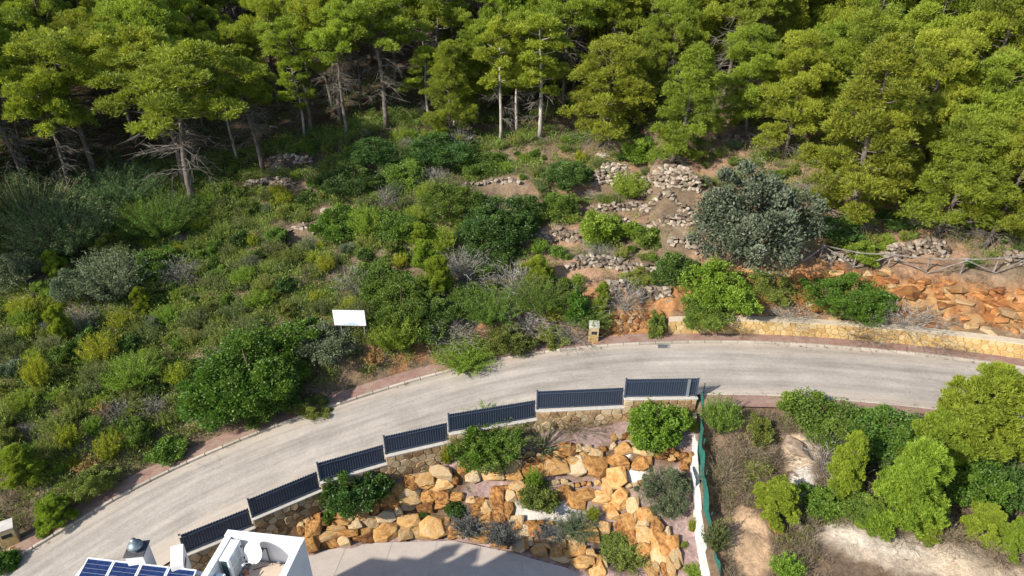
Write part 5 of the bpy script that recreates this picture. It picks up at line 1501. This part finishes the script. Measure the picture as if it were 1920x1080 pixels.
 ('grey', 1592, 838, 70, 60, 'evergreen_shrub', 'grey-green shrub behind the slim young pine in the plot', 0),
 ('pine', 1858, 775, 175, 200, 'young_pine', 'tallest bright yellow young pine at the right edge by the road', 0),
 ('pine', 1712, 912, 140, 190, 'young_pine', 'broad yellow-green young pine in the middle of the plot', 0),
 ('pine', 1596, 872, 74, 130, 'young_pine', 'slim young pine left of the broad one in the plot', 0),
 ('pine', 1456, 938, 92, 86, 'young_pine', 'squat young pine in the dry plot near the netting', 1),
 ('pine', 1760, 830, 120, 130, 'young_pine', 'young pine between the broad one and the tallest one', 1),
 ('vivid', 1545, 938, 80, 56, 'evergreen_shrub', 'glossy green shrub right of the squat young pine'),
 ('mid', 1620, 950, 90, 60, 'evergreen_shrub', 'green shrub at the foot of the slim young pine'),
 ('vivid', 1820, 880, 120, 110, 'evergreen_shrub', 'glossy green shrub below the tallest young pine'),
 ('dark', 1895, 900, 90, 110, 'evergreen_shrub', 'dark green shrub at the right edge of the plot'),
 ('pine', 1850, 985, 80, 84, 'young_pine', 'young pine above the sandy track at right'),
 ('pine', 1905, 1010, 60, 80, 'young_pine', 'young pine cut by the right edge at the bottom'),
 ('pine', 1640, 975, 70, 50, 'young_pine', 'low young pine at the edge of the sandy track'),
 ('pine', 1745, 985, 60, 60, 'young_pine', 'small young pine below the broad one'),
 ('grey', 1790, 893, 50, 50, 'evergreen_shrub', 'small grey-green shrub between the glossy shrubs', 0),
 ('scrub', 1345, 1005, 40, 50, 'scrub_bush', 'dry olive scrub against the green netting'),
 ('fbright', 1475, 1065, 40, 40, 'leafy_bush', 'small green bush at the bottom edge by the log'),
 ('drygrass', 1400, 845, 60, 46, 'dry_grass_clump', 'tall dry grass between the netting and the tan rock', 0),
 ('drygrass', 1360, 890, 46, 46, 'dry_grass_clump', 'dry brown grass along the netting', 1),
 ('drygrass', 1450, 865, 40, 36, 'dry_grass_clump', 'dry grass left of the tan rock', 1),
 ('twig', 1550, 860, 60, 60, 'dead_bush', 'grey dead bush right of the tan rock'),
 ('olive', 1430, 800, 50, 60, 'evergreen_shrub', 'thin olive shrub left of the round kerb shrub'),
 ('olive', 1420, 870, 60, 40, 'evergreen_shrub', 'low olive scrub in the dry grass of the plot'),
 ('drygrass', 1690, 990,56,35, 'dead_bush', 'brown dead brush left of the small young pine'),
 ('drygrass', 1780, 1000,62,42, 'dead_bush', 'brown dead brush above the sandy track'),
 ('drygrass', 1880, 1040,62,35, 'dead_bush', 'brown dead brush at the bottom right corner'),
]:
    kind, cx, cy, w, h, nm, lab = a[:7]
    var = a[7] if len(a) > 7 else None
    shrub(kind, cx, cy, w, h, nm, lab, var, a[8] if len(a) > 8 else ('grass' if kind == 'drygrass' else 'plant' if nm in ('garden_plant', 'agave') else 'shrub'))
# red flowers by the fence
p = ground(1066, 775)
RNG = np.random.default_rng(5)
C = RNG.normal(0, .12, (26, 3)) * np.array([1.6, .6, 1]) + np.array([0, 0, 1.2])
fo = thing('flower_stalk', 'red flowers in front of the sixth fence panel', 'flower', p)
link('petals', leaf_mesh('petals', C, sphere_dirs(26), .12, .08, RNG.random(26), M['petal']), fo)
MB().tube([(0, 0, 0), (.05, 0, .7), (0, 0, 1.2)], .012, 4).tube([(0, 0, .3), (.18, 0, 1.2)], .01, 4).build('stalk', M['stem'], fo)

# ------------------------------------------------------------------ the pine forest
def pine(parts, natH, natW, bx, by, top, w, label, group=None, rot=None):
    p = ground(bx, by)
    r = ray(bx, top); zt = CZ + r[2] / r[1] * p[1]
    H = zt - p[2]; s = ppm(np.array([p[0], p[1], p[2] + H * .6])); wm = w / s
    TAKEN.append((p[0], p[1], 1.0))
    return place('pine_tree', parts, label, 'pine tree', (p[0], p[1], p[2] - .1), random.uniform(0, 6.28) if rot is None else rot, (wm / natW, wm / natW, H / natH), group)
FR = 'pines along the forest edge'
FRONT = []
for (kind, v, bx, by, top, w, lab) in [
 ('T', 0, 182, 346, 30, 250, 'forked grey-trunked pine second from the left at the forest edge'),
 ('T', 2, 364, 384, 55, 300, 'big leaning dark-trunked pine standing out in front of the forest'),
 ('T', 1, 350, 350, 20, 230, 'pine just behind the big leaning one'),
 ('T', 1, 492, 320, 80, 190, 'pine with pale straight trunk right of the big leaning pine'),
 ('T', 0, 48, 325, -10, 230, 'leftmost pine with leaning trunk at the forest edge'),
 ('T', 2, 250, 268, 0, 210, 'pine deep behind between the forked and the leaning pine'),
 ('S', 0, 442, 300, 90, 90, 'thin pale pine between the leaning pine and the straight one'),
 ('T', 1, 585, 248, 10, 170, 'pine at the shaded gap left of centre'),
 ('S', 1, 570, 256, 90, 80, 'thin pine beside the shaded gap'),
 ('T', 0, 728, 238, -30, 210, 'broad pine above the dark hollow, left of centre'),
 ('S', 0, 852, 240, 55, 110, 'slender bright pine left of the three pale trunks'),
 ('S', 1, 808, 236, 70, 90, 'slender pine with grey trunk right of the dark hollow'),
 ('S', 0, 935, 268, 5, 110, 'pine with the palest trunk, left of the three thin trunks'),
 ('S', 1, 970, 250, 15, 100, 'middle one of the three thin pale trunks'),
 ('S', 1, 1012, 258, 0, 140, 'right one of the three thin pale trunks'),
 ('F', 2, 1125, 275, 30, 190, 'full pine right of the three pale trunks'),
 ('F', 0, 1262, 305, 62, 170, 'bright conical pine above the tall dry-stone wall'),
 ('F', 1, 1400, 262, 30, 170, 'pine behind the silvery oak'),
 ('F', 1, 1475, 295, 40, 170, 'pine right behind the silvery oak'),
 ('F', 0, 1590, 428, 40, 270, 'tallest full-crowned pine at right, reaching down to the fence'),
 ('F', 2, 1755, 442, 165, 210, 'pine with bare lower trunk behind the rail fence'),
 ('F', 1, 1842, 468, 150, 190, 'leaning grey-trunked pine behind the right end of the rail fence'),
 ('F', 0, 1912, 430, 90, 190, 'pine cut by the right edge above the rail fence'),
 ('F', 1, 1690, 350, 30, 210, 'full pine between the tallest one and the right edge'),
 ('F', 2, 1820, 360, 60, 210, 'full pine at the upper right behind the bare-trunked one'),
]:
    parts, nh, nw = {'T': (PINE_T, 11.6, 7.0), 'S': (PINE_S, 10.6, 4.2), 'F': (PINE_F, 11.4, 7.0)}[kind]
    pine(parts[v], nh, nw, bx, by, top, w, lab, FR)

# pines behind the edge, in ranks
rg = random.Random(77)
back = []
for row in range(13):
    for kx in range(-21, 24):
        x = kx * 4.1 + (2.05 if row % 2 else 0) + rg.uniform(-1.2, 1.2); y = 39.8 + row * 3.9 + rg.uniform(-1.3, 1.3)
        d, s = road_frame(x, y)
        lim = np.interp(x, [-40, -25, -12, 0, 10, 16, 24, 34], [22, 22.5, 23.5, 23, 24, 20, 16, 14])
        if d[0] < lim: continue
        if min((x - a) ** 2 + (y - b) ** 2 for a, b, c in TAKEN) < 2.6 ** 2: continue
        z = float(hs(x, y))
        px, py = project(np.array([x, y, z])); tx, ty = project(np.array([x, y, z + 9]))
        if not (-260 < px < 2330) or py < -330: continue
        back.append((row, px, x, y, z))
back.sort()
import collections
cnt = collections.Counter()
ORDN = ['first', 'second', 'third', 'fourth', 'fifth', 'sixth', 'seventh', 'eighth', 'ninth', 'tenth', 'eleventh', 'twelfth', 'thirteenth', 'fourteenth', 'fifteenth', 'sixteenth', 'seventeenth', 'eighteenth', 'nineteenth', 'twentieth', 'twenty-first', 'twenty-second', 'twenty-third', 'twenty-fourth', 'twenty-fifth', 'twenty-sixth', 'twenty-seventh', 'twenty-eighth', 'twenty-ninth', 'thirtieth'] + ['thirty-' + q for q in ('first', 'second', 'third', 'fourth', 'fifth', 'sixth', 'seventh', 'eighth', 'ninth')]
for row, px, x, y, z in back:
    k = cnt[row]; cnt[row] += 1
    full = rg.random() < np.interp(px, [500, 1100, 1400], [.08, .5, .95])
    lst = PINE_F if full else PINE_T
    s = rg.uniform(.8, 1.22)
    place('pine_tree', lst[rg.randrange(3)], 'yellow-green forest pine, %s from the left in the %s rank behind the forest edge' % (ORDN[min(k, 38)], ORDN[row]), 'pine tree', (x, y, z - .1), rg.uniform(0, 6.28), (s * rg.uniform(.9, 1.05), s * rg.uniform(.9, 1.05), s), 'pines behind the forest edge')

# ------------------------------------------------------------------ scattered scrub, each bush a thing
MARKS = [(658, 593, 'the white billboard'), (470, 690, 'the largest green dome shrub'), (1424, 392, 'the silvery oak'), (1360, 528, 'the lime green shrub'), (1112, 630, 'the right meter box'), (364, 370, 'the big leaning pine'), (205, 520, 'the grey rosemary bush'), (60, 400, 'the blue-green bushes'), (826, 517, 'the central young pine'), (935, 410, 'the tall dark evergreens'), (1132, 422, 'the round bright leafy bush'), (1210, 335, 'the tall dry-stone wall'), (955, 630, 'the round olive shrub'), (645, 412, 'the upper glossy shrub'), (38, 868, 'the bushy lower-left pine'), (172, 895, 'the olive shrub with dry top'), (310, 842, 'the left pavement shrub'), (935, 268, 'the palest pine trunk'), (1740, 490, 'the rail fence'), (1010, 510, 'the right-centre young pine'), (186, 655, 'the rounded yellow-green bush'), (500, 335, 'the pale stone terrace edge'), (850, 372, 'the broad mid-slope shrub'), (700, 275, 'the shaded forest-foot shrub'), (565, 435, 'the small heap of pale stones'), (110, 605, 'the slim left-edge pine'), (262, 562, 'the pine below the rosemary'), (750, 555, 'the broad green mass'), (1266, 502, 'the dark shrub beside lime')]
DUP = collections.Counter()
kinds = [('scrub', 'scrub_bush', 'upright olive heath bush'), ('olive', 'scrub_bush', 'rounded dull olive bush'), ('grey', 'rosemary_bush', 'small grey-green rosemary bush'), ('mid', 'evergreen_shrub', 'small mid green bush'), ('fbright', 'leafy_bush', 'small light green bush'), ('yellow', 'young_pine', 'small yellow-green pine seedling'), ('twig', 'dead_bush', 'small grey dead bush'), ('dark', 'evergreen_shrub', 'small dark green bush')]
SCRUB = []
n_s = 0
tries = 0
while n_s < 520 and tries < 9000:
    tries += 1
    px = rg.uniform(-10, 1930); py = rg.uniform(250, 900)
    if px > 1250 and rg.random() < .6: continue
    p = ground(px, py)
    d, s = road_frame(p[0], p[1])
    if d[0] < 2.4 or d[0] > 26: continue
    if px > 1240 and d[0] < 5.6: continue
    w = rg.uniform(.7, 1.7) if px < 900 else rg.uniform(.45, 1.1)
    if any((p[0] - a) ** 2 + (p[1] - b) ** 2 < (c * .75 + w * .33) ** 2 for a, b, c in TAKEN): continue
    TAKEN.append((p[0], p[1], w * .5))
    wts = [4.6, 1.6, .5, 1.6, 1.3, 1.0, .35, .8] if px < 700 else [2.4, 1.6, .4, 2.4, 1.5, .5, .8, 1.2]
    ki = rg.choices(range(8), wts)[0]
    kd, nm, ph = kinds[ki]
    v = rg.randrange(nvar(kd))
    mx_, my_, mn = min(MARKS, key=lambda q: (q[0] - px) ** 2 + 1.6 * (q[1] - py) ** 2)
    dr = ('left of' if px < mx_ else 'right of') if abs(px - mx_) > 1.2 * abs(py - my_) else ('uphill of' if py < my_ else 'downhill of')
    SCRUB.append((ph, dr, mn, math.hypot(px - mx_, py - my_), place(nm, proto(kd, v, w), '', 'shrub', (p[0], p[1], p[2] - .04), rg.uniform(0, 6.28), (w, w, w * rg.uniform(.75, 1.15)), ph.replace('bush', 'bushes') + ' scattered on the slope')))
    n_s += 1

for ph, dr, mn, dist, ob_ in sorted(SCRUB, key=lambda q: q[3]):
    k = DUP[ph, dr, mn]; DUP[ph, dr, mn] += 1
    ob_['label'] = '%s %s %s' % (ph, dr, mn) + (', nearest to it' if k == 0 else ', %s nearest' % ORDN[min(k, 38)])

# ------------------------------------------------------------------ what nobody could count: undergrowth, dry grass, rubble
def tuft_stuff(name, label, pts, n, hgt, spread, L, W, mat, seed):
    rng = np.random.default_rng(seed)
    P = np.repeat(pts, n, 0); N = len(P)
    a = rng.uniform(0, 6.28, N); r = np.sqrt(rng.random(N)) * spread
    h = rng.uniform(.1, 1.0, N) * np.repeat(rng.uniform(.5, 1.2, len(pts)), n) * hgt
    off = np.stack([np.cos(a) * r, np.sin(a) * r, h], 1)
    ax = nrm(np.stack([np.cos(a) * r / spread * .7, np.sin(a) * r / spread * .7, np.ones(N)], 1) + rng.normal(0, .4, (N, 3)))
    t = np.clip(np.repeat(rng.random(len(pts)), n) * .5 + rng.random(N) * .5, 0, 1)
    o = link(name, leaf_mesh(name, P + off, ax, rng.uniform(.6, 1.3, N) * L, W, t, M[mat]))
    return tag(o, label, None, None, 'stuff')
def scatter(n, seed, fn, bx=(-48, 42), by=(16, 72)):
    rng = np.random.default_rng(seed)
    x = rng.uniform(*bx, n); y = rng.uniform(*by, n)
    z = hs(x, y)
    d, s = road_frame(x, y)
    m = fn(x, y, z, d, s, rng)
    wp = np.array(WALLP)
    m &= np.min((x[:, None] - wp[None, :, 0]) ** 2 + (y[:, None] - wp[None, :, 1]) ** 2, 1) > .75
    return np.stack([x, y, z], 1)[m]
def inview(x, y, z):
    px, py = project(np.array([x, y, z]))
    return (px > -60) & (px < 2200) & (py > 90) & (py < 1130)
def f_green(x, y, z, d, s, rng):
    px = SPX[s]
    return inview(x, y, z) & (d > 1.4) & (d < 30) & ~((px > 1080) & (d < 3.2)) & ~((px > 1235) & (d < 5.5)) & (rng.random(len(x)) < np.interp(x, [-20, -6, 2, 12], [1, .85, .5, .4])) & (fbm(x * .4, y * .4, 71) > np.interp(x, [-14, 2], [.30, .44]))
def f_dark(x, y, z, d, s, rng):
    return inview(x, y, z) & (d > 14) & (d < 52) & (x < 20) & (fbm(x * .3, y * .3, 75) > np.where(d > 21, .3, .45)) & (rng.random(len(x)) < np.where(d > 21, .95, .5))
def f_dry(x, y, z, d, s, rng):
    px = SPX[s]
    yb = np.interp(x, BX, BY); wx = np.interp(-y, -WW[:, 1], WW[:, 0])
    hill = (d > 1.15) & (d < 24) & ~((px > 1240) & (d < 3.6)) & (rng.random(len(x)) < np.where(d < 5.5, .75, .25))
    ppx, ppy = project(np.array([x, y, z]))
    plot = (y < yb - .3) & (x > wx + .5) & (ppy < 985) & (fbm(x * .5, y * .5, 79) > .36) & ~((abs(ppx - 1500) < 35) & (ppy > 820) & (ppy < 935))
    plot |= (y < yb - .3) & (x > wx + .5) & (ppy >= 985) & (ppx < 1560) & (fbm(x * .5, y * .5, 79) > .52)
    led = (px > 1260) & (d > 1.7) & (d < 2.4) & (rng.random(len(x)) < .3)
    wall_foot = (px > 1300) & (d > 1.0) & (d < 1.2) & (rng.random(len(x)) < .35)
    return inview(x, y, z) & (hill | plot | led | wall_foot)
tuft_stuff('undergrowth', 'low olive green scrub covering the slope', scatter(30000, 1, f_green), 30, .75, .36, .17, .05, 'olive_scrub', 11)
tuft_stuff('undergrowth', 'low green herbs between the scrub bushes', scatter(19000, 6, f_green), 28, .65, .30, .15, .05, 'mid_leaf', 14)
tuft_stuff('undergrowth', 'grey-green thyme and heather between the bushes', scatter(13000, 7, f_green), 28, .6, .30, .15, .04, 'dark_scrub', 15)
tuft_stuff('undergrowth', 'dark green ground cover along the forest foot', scatter(14000, 2, f_dark), 24, .6, .34, .15, .05, 'dark_leaf', 12)
tuft_stuff('dry_grass', 'dry brown grass along the road bank and the open plot', scatter(38000, 3, f_dry), 18, .42, .20, .30, .021, 'dry_grass', 13)

def f_weed(x, y, z, d, s, rng):
    return inview(x, y, z) & ((np.abs(d + .06) < .14) | (np.abs(d + ROADW - .02) < .1) & (x > fx[-1] + 1)) & (fbm(x * .6, y * .6, 97) > .55)
def f_plot(x, y, z, d, s, rng):
    yb = np.interp(x, BX, BY); wx = np.interp(-y, -WW[:, 1], WW[:, 0])
    px, py = project(np.array([x, y, z]))
    m = (y < yb - .25) & (x > wx + .55) & inview(x, y, z)
    m &= ~((np.abs(px - 1502) < 38) & (py > 815) & (py < 945))
    m &= ~((px > 1370) & (px < 1440) & (py > 955)) & ~((px > 1530) & (py > 985 + .13 * (px - 1530)))
    return m & (fbm(x * .7, y * .7, 79) > .34)
tuft_stuff('dry_grass', 'tangled brown dry grass covering the open plot', scatter(12000, 9, f_plot, (8, 42), (15, 33)), 20, .42, .20, .34, .018, 'dry_grass', 18)
tuft_stuff('undergrowth', 'sparse olive weeds in the open plot', scatter(2200, 10, f_plot, (8, 34), (15, 33)), 22, .4, .22, .15, .035, 'olive_scrub', 19)
wp_ = scatter(60000, 8, f_weed)
wp_[:, 2] += .3
tuft_stuff('kerb_weeds', 'small dry weeds and leaf litter along the kerbs', wp_, 12, .12, .07, .10, .02, 'dry_grass', 16)
def rubble(name, label, pts, smin, smax, mesh_list, mat, seed):
    rg = random.Random(seed)
    src = [(np.array([v.co for v in m.vertices]), [tuple(p.vertices) for p in m.polygons]) for m in mesh_list]
    mb = MB()
    for q in pts:
        v, f_ = src[rg.randrange(len(src))]
        s = smin + (smax - smin) * rg.random() ** 2.2; a = rg.uniform(0, 6.28)
        Rm = np.array([[math.cos(a), -math.sin(a), 0], [math.sin(a), math.cos(a), 0], [0, 0, 1]])
        mb.add((v * np.array([s, s * rg.uniform(.6, 1), s * .7])) @ Rm.T + q + np.array([0, 0, s * .2]), f_)
    return tag(mb.build(name, mat), label, None, None, 'stuff')
def f_rub(x, y, z, d, s, rng):
    return inview(x, y, z) & (d > 2.0) & (d < 26) & (fbm(x * .45, y * .45, 91) > np.interp(x, [-20, 0], [.62, .50])) & (rng.random(len(x)) < np.interp(x, [-25, -8, 2], [.10, .25, .8]))
def f_rub2(x, y, z, d, s, rng):
    yb = np.interp(x, BX, BY); wx = np.interp(-y, -WW[:, 1], WW[:, 0])
    return inview(x, y, z) & (y < yb - .5) & (x > wx + .6) & (rng.random(len(x)) < .4)
small = [rock_mesh('pebble', 400 + k, 9, 3.0, 0, M['drystone'], .7) for k in range(5)]
rubble('rubble', 'loose grey stones strewn over the terraces', scatter(9000, 4, f_rub), .05, .30, small, M['drystone'], 3)
rubble('rubble', 'loose tan stones on the dry plot', scatter(9000, 5, f_rub2), .03, .20, small, M['drystone'], 4)
